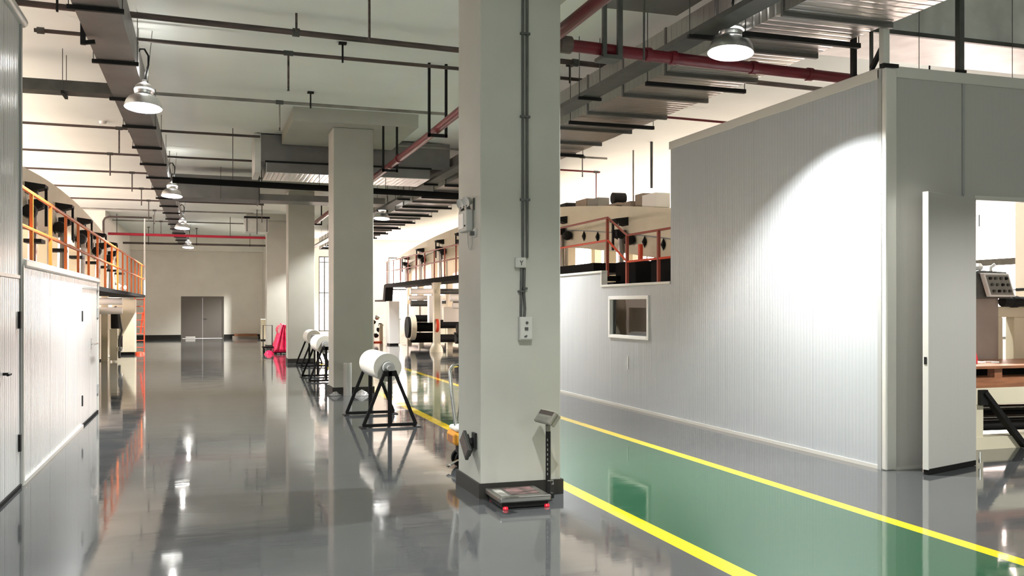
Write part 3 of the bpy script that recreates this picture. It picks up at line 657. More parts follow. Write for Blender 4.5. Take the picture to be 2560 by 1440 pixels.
t = thing('near_branch_duct', 'dark duct branch crossing at the top of the picture beside the big lamp', 'duct', (4.6, 8.5, 4.6))
MB().box(3.98, 4.99, 8.05, 9.3, 4.84, 5.08).build('duct_body', 'galvd', t)
MB().box(3.98, 4.99, 8.0, 8.05, 4.82, 4.86).build('lower_lip', 'galv', t)
t = thing('right_branch_duct', 'galvanised duct branch over the tall partition at the upper right', 'duct', (8.5, 9, 4.5))
MB().box(6.5, 12.5, 8.0, 9.0, 4.47, 5.06).build('duct_body', 'galv', t)
MB().box(6.45, 12.5, 7.96, 8.0, 4.43, 4.475).build('lower_angle', 'tray', t)
MB().box(6.46, 6.50, 7.96, 9.0, 4.43, 5.06).build('end_flange', 'galv', t)
for x in (7.1, 8.35, 9.6): MB().tube([(x, 7.95, 3.95), (x, 7.95, ZC)], .004, 6).build('hanger_rod', 'tray', t)

t = thing('cable_tray', 'dark cable tray running along the left side of the wide ribbed duct', 'cable tray', (4.7, 10, 4.35))
MB().box(4.62, 4.86, 4.0, 44.0, 4.32, 4.332).build('tray_floor', 'tray', t)
MB().box(4.62, 4.63, 4.0, 44.0, 4.332, 4.375).build('tray_side', 'tray', t)
MB().box(4.85, 4.86, 4.0, 44.0, 4.332, 4.375).build('tray_side', 'tray', t)
for y in [6.2, 8.3, 11.2, 14.2, 17.2, 20.2, 23.2, 26.2, 29.2, 32.2]:
    o = MB().box(4.58, 4.90, y - .02, y + .02, 4.28, 4.318).build('hanger_bar', 'black', t)
    MB().tube([(4.595, y, 4.3), (4.595, y, ZC)], .006, 6).build('hanger_rod', 'tray', o); MB().tube([(4.885, y, 4.3), (4.885, y, ZC)], .006, 6).build('hanger_rod', 'tray', o)
t = thing('cross_cable_tray', 'black cable tray crossing from the left partition to the narrow duct', 'cable tray', (-3, 14, 4.55))
MB().box(-6.0, -1.24, 13.95, 13.97, 4.53, 4.68).box(-6.0, -1.24, 14.23, 14.25, 4.53, 4.68).box(-6.0, -1.24, 13.97, 14.23, 4.53, 4.545).build('tray_body', 'tray', t)
for x in (-1.85, -3.6, -5.2):
    o = MB().box(x - .02, x + .02, 13.9, 14.3, 4.49, 4.53).build('hanger_bar', 'black', t)
    MB().tube([(x, 13.92, 4.5), (x, 13.92, ZC)], .005, 6).build('hanger_rod', 'tray', o); MB().tube([(x, 14.28, 4.5), (x, 14.28, ZC)], .005, 6).build('hanger_rod', 'tray', o)
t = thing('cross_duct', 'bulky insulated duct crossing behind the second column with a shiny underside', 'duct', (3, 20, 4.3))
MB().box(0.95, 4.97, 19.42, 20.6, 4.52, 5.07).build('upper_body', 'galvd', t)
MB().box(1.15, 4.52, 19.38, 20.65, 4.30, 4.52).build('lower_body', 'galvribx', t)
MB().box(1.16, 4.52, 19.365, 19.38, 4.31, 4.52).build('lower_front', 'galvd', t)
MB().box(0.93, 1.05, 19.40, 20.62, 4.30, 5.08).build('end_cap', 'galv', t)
MB().box(1.13, 4.55, 19.33, 19.365, 4.50, 4.535).build('support_angle', 'black', t)
MB().box(3.05, 3.11, 19.385, 19.42, 4.535, 5.06).build('seam', 'galv', t)
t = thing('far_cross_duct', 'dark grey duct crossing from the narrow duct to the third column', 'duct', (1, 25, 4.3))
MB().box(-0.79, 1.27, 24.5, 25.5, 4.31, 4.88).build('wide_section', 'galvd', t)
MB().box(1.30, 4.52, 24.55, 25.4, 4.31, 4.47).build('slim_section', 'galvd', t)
MB().box(1.27, 1.30, 24.46, 25.54, 4.26, 4.92).build('flange', 'tray', t)
MB().tube([(1.285, 24.44, 4.2), (1.285, 24.44, ZC)], .01, 6).build('hanger_rod', 'tray', t); MB().tube([(0.35, 24.44, 4.3), (0.35, 24.44, ZC)], .006, 6).build('hanger_rod', 'tray', t)
t = thing('insulated_black_pipe', 'thick black insulated pipe crossing behind the second column', 'pipe', (3, 23.7, 4.6))
MB().tube([(-0.61, 18.96, 4.02), (6.39, 19.88, 4.02)], 0.062, 14).build('insulated_tube', 'blackrub', t, smooth=True)
for x in (0.5, 2.2, 3.6): MB().tube([(x, 18.960 + (x - -0.546) * 0.1329, 4.0), (x, 18.960 + (x - -0.546) * 0.1329, ZC if x < 1 else 4.3)], .007, 6).build('hanger_rod', 'tray', t)

# ------------------------------------------------------------------ sprinkler pipes across the ceiling
def cross_pipe(x0_, y0_, x1_, y1_, z, r, label, drops=(), hooks=(), m='pipe', dlen=.45, joints=()):
    t = thing('sprinkler_pipe', label, 'pipe', ((x0_ + x1_) / 2, (y0_ + y1_) / 2, z), 'sprinkler pipes across the ceiling')
    yy = lambda x: y0_ + (y1_ - y0_) * (x - x0_) / (x1_ - x0_)
    MB().tube([(x0_, y0_, z), (x1_, y1_, z)], r, 12).build('pipe_run', m, t, smooth=True)
    for x in drops:
        o = MB().tube([(x, yy(x), z), (x, yy(x), z - dlen)], .014, 8).build('sprinkler_drop', m, t, smooth=True)
        MB().lathe([(0, 0), (.02, 0), (.012, .02), (.016, .05), (0, .05)], (x, yy(x), z - dlen - .04), n=10).build('sprinkler_head', 'tray', o)
        MB().tube([(x - .06, yy(x - .06), z), (x + .06, yy(x + .06), z)], r + .009, 10).build('tee_joint', 'tray', t, smooth=True)
    for x in hooks:
        MB().bar((x, yy(x) - r - .012, z - .07), (x, yy(x) - r - .012, ZC - .001), .022, .03).box(x - .05, x + .05, yy(x) - r - .05, yy(x) - r + .02, ZC - .03, ZC - .001).build('pipe_hook', 'black', t)
    for x in joints:
        MB().tube([(x - .04, yy(x - .04), z), (x + .04, yy(x + .04), z)], r + .016, 12).build('coupling', 'tray', t, smooth=True)
    return t
cross_pipe(-3.2, 11.2, 8.9, 12.0, 4.9, .036, 'thick dark ceiling pipe nearest the camera, crossing the whole picture', (), (-1.55,), 'pipe', joints=(1.03, 3.9, 4.75, 5.3))
cross_pipe(-1.95, 12.35, 5.5, 12.6, 4.9, .025, 'second ceiling pipe from the camera, with one drop, ending at the tray', (1.02,), (1.72, 5.0), 'pipe', .45, joints=(-1.88, 3.5))
cross_pipe(-0.78, 15.45, 3.93, 15.55, 4.9, .026, 'third ceiling pipe, ending at the hanger of the red pipe', (1.13,), (1.62,), 'pipeg', .42)
cross_pipe(-6.0, 18.55, 1.0, 18.75, 4.9, .024, 'fourth ceiling pipe, passing left in front of the shiny-bottomed duct', (-1.53,), (-1.36,), 'pipe', .43)
cross_pipe(-6.0, 21.75, 1.5, 21.95, 4.9, .024, 'fifth ceiling pipe, with a drop left of the narrow duct', (-1.97, 1.2), (), 'pipe', .43)
cross_pipe(-6.0, 24.9, 2.2, 25.1, 4.93, .024, 'sixth ceiling pipe, crossing above the thick black pipe', (-1.75,), (), 'pipe', .43)
cross_pipe(-6.0, 28.0, 1.44, 28.1, 4.9, .025, 'seventh ceiling pipe, just below the dark cross duct', (-1.72,), (1.35,), 'pipe', .43)
cross_pipe(-6.0, 31.1, 1.75, 31.2, 4.9, .025, 'eighth ceiling pipe, with an end drop near the far ventilation box', (-1.7, 1.72), (), 'pipe', .55)
cross_pipe(-6.0, 34.2, 1.6, 34.3, 4.9, .025, 'ninth ceiling pipe, one before the far red pipe', (-1.68,), (), 'pipeg', .43)
cross_pipe(-3.4, 38.6, 1.42, 38.7, 4.9, .025, 'tenth ceiling pipe, farthest and thinnest of the row', (-1.66,), (), 'pipeg', .43)
cross_pipe(-3.45, 44.0, 3.0, 44.1, 4.38, .045, 'dark pipe low across the far end of the hall', (), (-2.4, -0.4, 1.9), 'pipe')
cross_pipe(3.72, 18.9, 8.5, 19.1, 4.9, .022, 'ceiling pipe above the lower partition, right of the red pipe', (6.6, 7.9), (), 'pipeg', .4)
cross_pipe(6.3, 14.5, 9.0, 14.7, 4.9, .022, 'reddish ceiling pipe just over the tall partition top', (), (), 'red')
cross_pipe(6.0, 20.9, 9.2, 21.1, 4.9, .022, 'pinkish ceiling pipe with a long drop above the cream oven hood', (9.1,), (7.9,), 'red', 1.0)
t = thing('far_red_pipe', 'bright red pipe crossing the far end of the hall', 'pipe', (0, 38.5, 4.3))
MB().tube([(-4.6, 38.0, 4.34), (3.0, 38.3, 4.32)], 0.05, 12).build('pipe_run', 'redfar', t, smooth=True)
for x in (-3.2, -1.9, 0.9): MB().tube([(x, 38.1, 4.3), (x, 38.1, ZC)], .012, 6).build('hanger_rod', 'tray', t)
t = thing('elbow_pipe', 'grey pipe with an elbow in the far left corner of the hall', 'pipe', (-3.3, 36.5, 4.0))
MB().tube([(-3.56, 36.964, 3.2), (-3.56, 36.964, 4.72), (-3.50, 36.964, 4.83), (-3.36, 36.962, 4.88), (-1.9, 36.962, 4.88)], .035, 10).build('pipe_run', 'pipe', t, smooth=True)

# ventilation box near the far end
t = thing('ventilation_box', 'grey ventilation box hanging at the far end between duct and columns', 'ventilation box', (1.9, 37, 4.0))
MB().box(1.35, 2.15, 34.9, 35.7, 4.30, 4.80).build('box', 'galv', t)
MB().box(1.30, 2.2, 34.85, 34.9, 4.78, 4.85).build('top_bar', 'black', t)
MB().tube([(1.4, 34.86, 4.3), (1.4, 34.86, 4.78)], .015, 6).build('hanger_rod', 'tray', t); MB().tube([(2.1, 34.86, 4.3), (2.1, 34.86, 4.78)], .015, 6).build('hanger_rod', 'tray', t); MB().tube([(1.75, 34.86, 4.2), (1.75, 34.86, ZC)], .015, 6).build('hanger_rod', 'tray', t)
# smoke detector
t = thing('smoke_detector', 'small round white smoke detector on the ceiling left of the narrow duct', 'detector', (-1.85, 19.15, ZC))
MB().lathe([(0, -.05), (.05, -.05), (.065, -.03), (.07, 0), (0, 0)], (-1.85, 19.15, ZC - .001), n=20).build('detector_body', 'white', t, smooth=True)
# slim rods hanging from the ceiling
for x, y, z, lab in ((1.025, 11.375, 4.88, 'short grey rod holding the nearest ceiling pipe, left of the long hanging rod'), (1.66, 9.95, 4.45, 'thin dark hanging rod just left of the nearest column top')):
    tag(MB().tube([(x, y, z), (x, y, ZC)], .014, 8).build('hanging_rod', 'pipe'), lab, 'rod', 'hanging rods near the ceiling')

# red fire mains
t = thing('red_fire_main', 'dark red fire main running down the hall beside the columns', 'pipe', (3.15, 15, 4.15))
MB().tube([(3.08, 3.0, 4.15), (3.17, 14.0, 4.15), (3.17, 40, 4.15)], .06, 16).build('pipe_run', 'red', t, smooth=True)
for y in (6.5, 17.0 - 1.1, 22.5): MB().tube([(3.165, y - .05, 4.15), (3.165, y + .05, 4.15)], .075, 16).build('coupling', 'red', t, smooth=True)
for y, zt in ((9.6, ZC), (13.1, ZC), (16.75, 4.86), (22.6, ZC), (28.4, ZC)):
    MB().box(3.03, 3.065, y - .02, y + .02, 4.04, zt).box(3.28, 3.315, y - .02, y + .02, 4.04, zt).box(3.03, 3.315, y - .02, y + .02, 4.04, 4.085).build('u_hanger', 'black', t)
t = thing('red_branch_main', 'thick dark red pipe crossing from the nearest column to the tall partition', 'pipe', (5, 8.6, 4.15))
MB().tube([(3.34, 8.47, 4.15), (5.0, 8.62, 4.15), (6.95, 8.76, 4.15)], .060, 18).build('pipe_run', 'red', t, smooth=True)
MB().tube([(3.26, 8.46, 4.15), (3.38, 8.47, 4.15)], .085, 16).build('end_cap', 'pipe', t, smooth=True)
for x in (4.25, 4.55, 5.55, 6.3): MB().tube([(x - .03, 8.47 + (x - 3.34) * .083, 4.15), (x + .03, 8.47 + (x - 3.34) * .083, 4.15)], .072, 16).build('coupling', 'red', t, smooth=True)
for x in (3.72,):
    MB().box(x - .02, x + .02, 8.40, 8.44, 4.06, ZC).box(x + .14, x + .19, 8.40, 8.44, 4.06, ZC).box(x - .02, x + .19, 8.40, 8.62, 4.04, 4.078).build('u_hanger', 'tray', t)
MB().tube([(4.15, 8.42, 4.05), (4.15, 8.42, 4.84)], .012, 8).build('hanger_rod', 'tray', t)

# ------------------------------------------------------------------ machine lines
def rail_run(parent, pts_deck, h, posts, m='orange', inward=0):
    """posts = list of (x,y,zdeck)"""
    for x, y, z in posts:
        MB().box(x - .019, x + .019, y - .019, y + .019, z, z + h).build('rail_post', m, parent)
    for dz in (h, h * .55):
        MB().tube([(x, y, z + dz) for x, y, z in pts_deck], .024, 8).build('handrail', m, parent, smooth=True)
def damper(parent, x, y, z, s, m='black'):
    """flared black damper lever with rod, block and hanging arm; s = side facing the aisle (+1/-1)"""
    X = lambda d: x + s * d
    o = MB().prism([(X(0), z + .05), (X(.30), z + .01), (X(.30), z - .045), (X(0), z - .13)], 'y', y - .16, y + .16).build('damper_lever', m, parent)
    MB().tube([(X(.16), y, z - .04), (X(.16), y, z - .3)], .016, 8).build('damper_rod', 'steel', o)
    MB().prism([(X(.05), z - .24), (X(.27), z - .22), (X(.25), z - .36), (X(.12), z - .42), (X(.05), z - .36)], 'y', y - .14, y + .14).build('damper_block', m, o)
    MB().lathe([(0, -.12), (.10, -.10), (.12, 0), (.10, .10), (0, .12)], (X(.12), y - .45, z - .46), (0, 1, 0), 14).build('damper_motor', m, o, smooth=True)
    MB().box(min(X(.27), X(.31)), max(X(.27), X(.31)), y - .02, y + .03, z - .66, z - .03).build('damper_arm', m, o)
    MB().tube([(X(.10), y, z - .36), (X(.08), y + .02, z - 1.4)], .07, 10).build('air_hose', 'steel', o, smooth=True)
    return o
def latch(parent, x, y, z, s):
    return MB().lathe([(0, -.13), (.05, -.02), (.06, 0), (.05, .02), (0, .13)], (x + s * .03, y, z), n=4).build('latch', 'black', parent)

# --- left line
t = thing('left_coating_machine', 'long cream coating machine behind the left partition, with orange railing and black deck', 'machine', (-3, 22, 0))
topz = lambda y: 3.95 - .0042 * (y - 21.0) ** 2 if y > 21 else 3.95 - .006 * (y - 21) ** 2
ys = [10.0 + .9 * i for i in range(27)]
MB().strip([(y, topz(y)) for y in ys], [(y, topz(y) - 1.0) for y in ys], 'x', -4.6, -2.78).build('oven_hood', 'cream', t)
for k in range(5):
    damper(t, -2.78, 16.9 + 3.2 * k, 3.57 - .03 * k * (k > 2), 1)
for k in range(8):
    y = 13.5 + 2.6 * k
    MB().box(-2.88, -2.74, y, y + .22, 2.0, topz(y) - .95).build('frame_post', 'cream', t)
    latch(t, -2.78, y + 1.0, 3.1, 1)
    MB().box(-2.76, -2.5, y + .4, y + .8, 2.62, 2.68).build('step_bracket', 'black', t)
dk = MB().box(-2.95, -1.95, 9.6, 33.65, 1.90, 1.985).build('deck', 'blackrub', t)
posts = [(-1.97, 12.3 + 1.42 * k, 1.985) for k in range(16)]
rail_run(t, [(-1.97, 10.2, 1.985), (-1.97, 33.6, 1.985)], .96, posts)
MB().tube([(-1.96, 33.58, 1.985), (-1.955, 33.58, 4.55)], [.028, .02], 8).build('signal_pole', 'white', t)
ld = MB().tube([(-2.30, 33.75, 0.0), (-2.28, 33.75, 1.98)], .02, 8).tube([(-1.98, 33.75, 0.0), (-1.98, 33.75, 1.98)], .02, 8)
for k in range(8): ld.tube([(-2.29, 33.75, .22 + .23 * k), (-1.98, 33.75, .22 + .23 * k)], .014, 6)
ld.tube([(-2.02, 33.8, 1.4), (-2.1, 33.82, .7)], .03, 8)
ld.build('ladder', 'redor', t)
for y in (11.5, 16.0, 20.5, 25.0, 29.5): MB().box(-2.90, -2.72, y, y + .18, 0, 1.90).build('deck_leg', 'cream', t)
for z in (1.74, 1.48): MB().tube([(-4.3, 28.5, z), (-2.25, 28.5, z)], .10, 14).build('roller', 'film', t, smooth=True)
MB().box(-4.6, -2.95, 12.0, 33.0, 0.05, 1.55).build('lower_body', 'cream', t)
MB().box(-2.94, -2.22, 33.2, 33.7, 0.08, 1.84).build('end_cabinet', 'cream', t, bevel=.02)
MB().box(-2.9, -2.26, 33.25, 33.65, 0.0, 0.08).build('cabinet_plinth', 'black', t)
mm = MB().tube([(-2.52, 29.6, .95), (-2.52, 29.6, 1.45)], .13, 14).tube([(-2.45, 29.4, .4), (-2.45, 29.4, .75)], .14, 14)
mm.build('drive_motor', 'black', t, smooth=True)
MB().tube([(-2.38, 29.2, .1), (-2.4, 29.2, .6), (-2.32, 29.2, .9), (-2.4, 29.2, 1.4), (-2.5, 29.2, 1.6)], .035, 8).build('hose', 'tray', t, smooth=True)
MB().box(-2.62, -2.42, 29.0, 29.3, .05, .95).build('valve_stand', 'cream', t)
MB().lathe([(0, 0), (.09, .02), (.1, .08), (.06, .14), (0, .15)], (-2.35, 28.9, .3), n=14).build('valve', 'chrome', t, smooth=True)
MB().lathe([(0, 0), (.16, 0), (.13, .07), (0, .09)], (-2.1, 33.5, 0), n=14).build('floor_cap', 'redor', t, smooth=True)
for y in (22.5, 24.5): MB().lathe([(0, -.06), (.07, 0), (0, .06)], (-2.1, y + 3, 2.12), n=12).build('reflection_glow', 'indicator', t, smooth=True)  # glowing blobs in place of white reflections at the deck

# --- right line
t = thing('right_coating_machine', 'long cream coating machine behind the low partition, with arched hood, stairs and orange railing', 'machine', (9, 28, 0))
tz = lambda y: 4.46 - .0047 * (y - 30.5) ** 2 if y < 30.5 else 4.46 - .0033 * (y - 30.5) ** 2
ys = [13.0 + 1.0 * i for i in range(32)]
MB().strip([(y, tz(y)) for y in ys], [(y, tz(y) - 1.02) for y in ys], 'x', 8.6, 10.6).build('oven_hood', 'cream', t)
MB().strip([(y, tz(y) - .58) for y in ys], [(y, tz(y) - .61) for y in ys], 'x', 8.588, 8.6).build('hood_seam', 'trimd', t)
for y in (18.35, 21.9, 25.3, 28.6, 31.6, 34.6, 38.0, 41.0): damper(t, 8.6, y, tz(y) - .30, -1)
for y in (15.1, 15.8, 16.53, 17.36, 19.78, 20.6, 23.4, 24.2, 27.0, 30.2, 31.0, 34.2, 35.0, 38.0): latch(t, 8.6, y, tz(y) - .72, -1)
for k, y in enumerate([14.4 + 2.45 * i for i in range(12)]):
    MB().box(8.62, 8.82, y, y + .24, 0, tz(y) - 1.0).build('frame_post', 'cream', t)
    MB().box(10.4, 10.6, y, y + .24, 0, tz(y) - 1.0).build('frame_post', 'cream', t)
DX = 7.60
MB().box(DX, 8.62, 17.75, 25.5, 2.30, 2.50).build('upper_deck', 'blackrub', t)
MB().box(DX, 8.62, 25.5, 41.2, 2.44, 2.60).build('far_deck', 'blackrub', t)
MB().box(DX, 8.62, 13.2, 16.8, 1.84, 1.96).build('lower_deck', 'blackrub', t)
stp = MB().box(DX + .02, 8.6, 16.8, 17.3, 1.98, 2.08).box(DX + .02, 8.6, 17.3, 17.75, 2.12, 2.22).prism([(16.8, 1.84), (17.75, 2.26), (17.75, 2.10), (16.8, 1.66)], 'x', DX, DX + .04)
stp.build('deck_stairs', 'blackrub', t)
MB().prism([(41.2, 2.44), (41.2, 2.60), (41.6, 2.55), (41.9, 1.9), (44.0, 1.9), (44.0, 1.82), (41.4, 1.82)], 'x', DX, DX + .35).build('far_stairs', 'blackrub', t)
hx_ = DX + .03
MB().tube([(hx_, 25.0, 3.375), (hx_, 17.1, 3.375), (hx_, 16.2, 2.955), (hx_, 13.2, 2.955)], .022, 8).build('handrail', 'brownrail', t, smooth=True)
MB().tube([(hx_, 25.0, 2.92), (hx_, 17.1, 2.92), (hx_, 16.2, 2.45), (hx_, 13.2, 2.45)], .022, 8).build('handrail', 'redor', t, smooth=True)
for y, z, h in ((19.8, 2.385, .99), (18.65, 2.385, .99), (22, 2.385, .99), (23.8, 2.385, .99), (17.12, 2.2, 1.17), (16.2, 1.96, .99), (14.9, 1.96, .99), (13.4, 1.96, .99)):
    if y == 18.65: continue
    MB().box(hx_ - .025, hx_ + .025, y - .025, y + .025, z, z + h).build('rail_post', 'brownrail' if y < 19.5 else 'orange', t)
rail_run(t, [(hx_, 26, 2.60), (hx_, 41.0, 2.60)], .98, [(hx_, 26 + 1.5 * k, 2.60) for k in range(11)], 'brownrail')
# equipment on the hood top
def hoodbox(nm, y0_, y1_, h, m, x0_=8.75, x1_=9.4, bev=.01):
    z = tz((y0_ + y1_) / 2) - .03
    return MB().box(x0_, x1_, y0_, y1_, z, z + h).build(nm, m, t, bevel=bev)
hoodbox('blower_housing', 17.25, 17.85, .30, 'white', 8.75, 9.1)
hoodbox('blower_housing', 17.9, 18.3, .30, 'carton', 8.8, 9.15)
hoodbox('duct_base', 18.32, 18.75, .12, 'carton', 8.7, 9.0)
o = hoodbox('duct_base', 19.0, 19.95, .06, 'carton', 8.7, 9.1)
zz = tz(19.5)
MB().tube([(8.75, 19.35, zz + .16), (9.05, 19.35, zz + .16)], .13, 16).build('fan_motor', 'black', t, smooth=True)
hoodbox('blower_housing', 20.3, 20.95, .21, 'keypad', 8.8, 9.1)
hoodbox('blower_housing', 21.0, 21.7, .20, 'carton', 8.8, 9.1)
hoodbox('fan_motor', 22.1, 22.55, .13, 'black', 8.7, 9.0, .03)
MB().tube([(9.0, 17.9, tz(17.9) + .4), (9.0, 17.9, ZC)], .03, 8).build('exhaust_pipe', 'tray', t, smooth=True)
MB().tube([(9.1, 19.0, tz(19) - .02), (9.1, 19.0, ZC)], .02, 8).build('exhaust_pipe', 'pipeg', t, smooth=True)
# lower parts seen under the far deck: posts, rollers, cabinet, brake
for y in (27.4, 31.9):
    p_ = MB().box(DX - .02, DX + .2, y - .11, y + .11, 0.0, 2.44).build('deck_leg', 'cream', t)
    MB().bar((DX + .08, y, 2.0), (DX + .08, y - .55, 2.44), .08).bar((DX + .08, y, 2.0), (DX + .08, y + .55, 2.44), .08).build('knee_brace', 'cream', p_)
    MB().lathe([(0, 0), (.24, 0), (.22, .12), (.15, .27), (.1, .32), (0, .32)], (DX + .08, y, 0), n=18).build('leg_foot', 'cream', p_, smooth=True)
    MB().lathe([(.2, -.04), (.26, -.04), (.26, .04), (.2, .04)], (DX + .08, y, .93), (1, 0, 0), 24, closed=True).build('brake_ring', 'redor', p_, smooth=True)
for k, (z, r, y, m) in enumerate([(.50, .16, 30.4, 'black'), (.86, .17, 30.2, 'black'), (.42, .15, 33.6, 'black'), (.95, .16, 33.4, 'black'), (.68, .05, 30.6, 'steel'), (1.62, .10, 30.8, 'film'), (1.9, .13, 31.2, 'film'), (2.15, .10, 33.5, 'tray'), (.36, .20, 36.3, 'blackrub'), (.78, .19, 36.5, 'blackrub'), (1.12, .14, 36.3, 'black'), (1.72, .12, 36.4, 'tray'), (1.95, .10, 36.8, 'film'), (2.2, .12, 36.5, 'film')]):
    MB().tube([(7.98 if y < 35 else 7.72, y, z), (10.5, y, z)], r, 18).build('roller', m, t, smooth=True)
MB().box(8.02, 10.5, 32.2, 32.26, 1.05, 1.58).build('web_sheet', 'white', t)
MB().box(7.82, 8.3, 33.6, 33.9, 1.0, 2.0).build('control_cabinet', 'white', t)
MB().box(7.18, 7.62, 38.1, 38.9, .06, 1.82).build('tall_cabinet', 'white', t, bevel=.02)
MB().box(7.22, 7.58, 38.15, 38.85, 0, .06).build('cabinet_plinth', 'black', t)
MB().lathe([(0, -.08), (.42, -.08), (.42, .08), (0, .08)], (7.55, 36.0, .78), (1, 0, 0), 28).build('unwind_disc', 'black', t, smooth=True)
MB().lathe([(.42, -.1), (.5, -.1), (.5, .1), (.42, .1)], (7.68, 36.0, .78), (1, 0, 0), 28, closed=True).build('disc_guard', 'cream', t, smooth=True)
MB().tube([(7.55, 36.6, .78), (7.9, 36.2, .78)], .07, 10).build('unwind_arm', 'black', t)
for dx, dz in ((-.2, .9), (.1, .55), (-.05, .3), (.2, .75), (.0, 1.1)):
    MB().lathe([(0, -.12), (.1, -.05), (.12, .05), (0, .12)], (7.25 + dx, 41.4 + dx, dz), (.4, .3, 1), 12).build('drive_part', 'black' if dz < 1 else 'chrome', t, smooth=True)
MB().box(6.95, 7.05, 41.0, 41.1, 0, 1.0).box(7.35, 7.5, 41.3, 41.5, 0, .8).build('drive_stand', 'cream', t)
MB().box(6.8, 7.4, 41.0, 41.8, 0, .05).build('drive_base', 'redor', t)
MB().box(8.6, 10.5, 14.0, 25.0, .3, 1.9).build('lower_body', 'cream', t)
MB().box(8.65, 10.5, 34.5, 43.0, .2, 1.7).build('lower_body', 'cream', t)
for y in (16.6, 15.0): MB().box(8.0, 8.5, y, y + .95, 1.96, 2.50).build('ink_bin', 'blackrub', t, bevel=.02)
MB().box(8.1, 8.5, 13.4, 14.5, 1.96, 2.5).build('ink_bin', 'carton', t, bevel=.02)
MB().tube([(8.3, 17.0, 2.08), (8.3, 17.0, 2.85)], .05, 12).build('gas_bottle', 'redor', t, smooth=True)

# ------------------------------------------------------------------ what shows through the open doorway
t = thing('slitting_machine', 'cream slitting machine frame with a black brace seen through the open doorway', 'machine', (9.2, 8.9, 0))
Y0 = 8.25
MB().box(8.05, 10.6, Y0, Y0 + .18, .50, .69).build('top_beam', 'cream', t, bevel=.008)
MB().box(8.10, 8.26, Y0 + .01, Y0 + .17, .12, .50).build('leg', 'cream', t)
MB().box(10.4, 10.56, Y0 + .01, Y0 + .17, .12, .50).build('leg', 'cream', t)
MB().box(8.05, 10.6, Y0, Y0 + .18, .0, .14).build('base_beam', 'cream', t)
MB().box(8.08, 8.105, Y0 + .06, Y0 + .12, .14, .50).build('side_plate', 'brownmetal', t)
MB().bar((8.22, Y0 - .03, .65), (8.80, Y0 - .03, .02), .09, .05).box(8.17, 8.27, Y0 - .05, Y0 - .005, .50, .67).build('brace', 'black', t)
for k, (z, y, r) in enumerate(((.47, 8.9, .03), (.40, 8.7, .03), (.34, 9.0, .035), (.27, 8.75, .03), (.2, 8.6, .06))):
    MB().tube([(8.2, y, z + .02), (10.5, y, z - .02)], r, 12).build('roller', 'steel' if k % 2 else 'black', t, smooth=True)
MB().box(8.25, 10.5, 9.1, 9.2, .12, .34).build('back_panel', 'black', t)
MB().box(8.05, 10.6, 9.35, 9.5, .50, .69).box(8.05, 8.2, 9.35, 9.5, 0, .5).box(10.4, 10.55, 9.35, 9.5, 0, .5).build('rear_frame', 'cream', t)
cb = MB().box(9.13, 9.56, 9.32, 9.48, .93, 1.72).build('control_cabinet', 'brownmetal', t)
MB().box(9.15, 9.5, 9.30, 9.46, .69, .93).build('cabinet_stand', 'brownmetal', t)
hd = MB().prism([(9.02, 1.70), (9.02, 2.02), (9.12, 2.05), (9.55, 2.03), (9.62, 1.70)], 'y', 9.18, 9.40).build('control_box', 'tray', t, bevel=.006)
pc = V((9.365, 9.14, 1.865)); pu = V((.20, 0, 0)); pw = V((.055, 0, -.145)); pn = V((0, -.03, 0))
MB().obox(pc, pu, pw, pn).build('control_panel', 'white', t, bevel=.004)
MB().obox(pc + V((0, -.03, 0)), pu * .87, pw * .84, V((0, -.004, 0))).build('button_plate', 'keypad', t)
for r_ in range(3):
    for k in range(4):
        p0 = pc + pu * (-.63 + .42 * k) + pw * (-.56 + .54 * r_) + V((0, -.032, 0))
        MB().lathe([(0, 0), (.020, 0), (.017, .025), (0, .025)], p0, (0, -1, 0), 10).build('push_button', 'black' if (r_ + k) % 3 == 0 else 'tray', t)
MB().tube([(9.55, 9.15, 1.80), (9.68, 9.15, 1.81)], .008, 6).tube([(9.68, 9.15, 1.81), (9.80, 9.15, 1.815)], .02, 8).build('lever', 'tray', t)
ar = MB().box(9.60, 9.68, 9.36, 9.5, .70, 1.46).box(9.86, 10.1, 9.36, 9.5, .70, 1.46).box(9.58, 10.55, 9.36, 9.5, 1.46, 1.60)
ar.build('upright_frame', 'cream', t, bevel=.01)
MB().tube([(9.60, 9.3, 1.66), (9.74, 9.3, 1.66)], .065, 16).tube([(9.75, 9.3, 1.66), (9.84, 9.3, 1.66)], .075, 16).tube([(9.85, 9.3, 1.66), (10.2, 9.3, 1.66)], .065, 16).build('drive_motor', 'black', t, smooth=True)
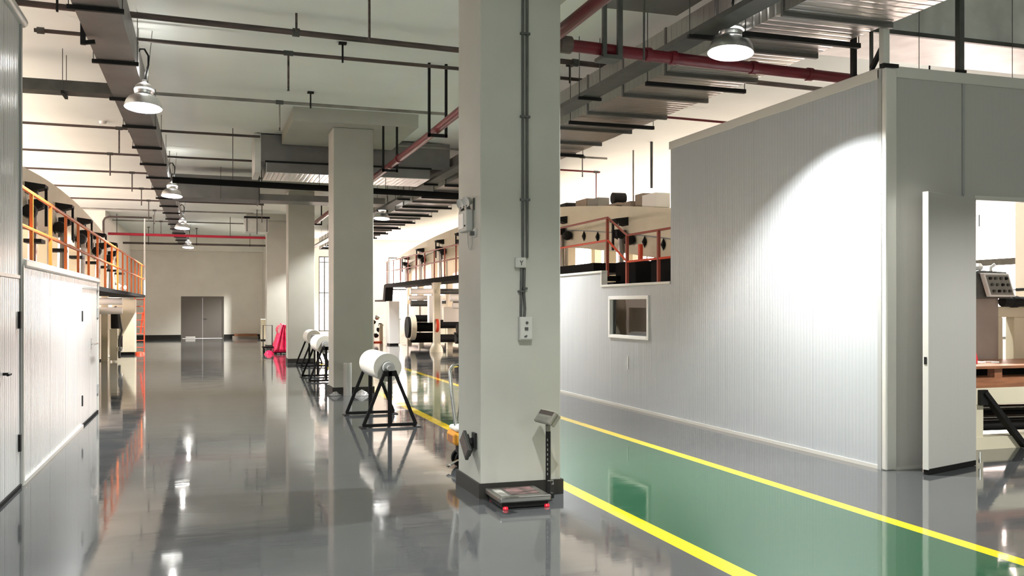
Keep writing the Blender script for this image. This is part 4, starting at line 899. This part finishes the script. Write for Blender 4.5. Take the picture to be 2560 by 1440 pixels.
MB().tube([(9.40, 9.28, 2.04), (9.40, 9.28, 2.09), (9.43, 9.24, 2.13)], .02, 8).lathe([(0, 0), (.05, .02), (.06, .06), (.03, .1), (0, .1)], (9.2, 9.28, 2.04), n=14).build('warning_lamp', 'white', t, smooth=True)
t = thing('wooden_pallet', 'reddish wooden pallet lying on the slitting machine in the doorway', 'pallet', (9.2, 8.7, .69))
MB().box(8.02, 10.2, 8.2, 9.25, .905, .935).build('top_board', 'wood', t)
for y in (8.25, 8.75, 9.15): MB().box(8.02, 10.2, y, y + .09, .69, .80).build('bottom_board', 'wood', t)
for x in (8.02, 8.42, 9.4, 10.08):
    for y in (8.26, 8.72, 9.14): MB().box(x + (.02 if x == 8.02 else 0), x + .11, y, y + .1, .80, .905).build('spacer_block', 'wood', t)
MB().box(8.1, 10.1, 8.55, 8.6, .80, .905).build('stringer', 'blackrub', t)
tag(MB().lathe([(0, 0), (.05, 0), (.06, .05), (.045, .12), (.02, .15), (0, .155)], (8.46, 8.62, .9355), n=16).build('red_bundle', 'redplastic', smooth=True), 'small red bundle on the pallet at the edge of the door', 'bundle')
for x, lab in ((8.54, 'flat white strip on the wooden pallet, left one'), (8.74, 'flat white strip on the wooden pallet, right one')):
    tag(MB().box(x, x + .12, 8.62, 8.74, .9355, .955).build('paper_strip', 'white', bevel=.004), lab, 'strip', 'white strips on the pallet')

# ------------------------------------------------------------------ small things along the far wall
tag(MB().box(-.95, -.50, 48.2, 48.5, 0, .12).build('white_box', 'white', bevel=.01), 'small white box on the floor before the grey double door', 'box')
t = thing('stacked_boards', 'low stack of pale boards against the far wall right of the door', 'boards', (1.9, 48.7, 0))
MB().box(1.25, 2.5, 48.45, 48.95, 0, .12).build('lower_board', 'carton', t); MB().box(1.35, 2.45, 48.5, 48.9, .12, .22).build('upper_board', 'wood', t)
t = thing('storage_cabinet', 'beige cabinet by the wall pier at the far right end', 'cabinet', (2.6, 45.5, 0))
MB().box(2.45, 2.74, 45.2, 45.8, .05, 1.0).build('cabinet_body', 'cream', t, bevel=.01); MB().box(2.46, 2.73, 45.22, 45.78, 0, .05).build('plinth', 'black', t)
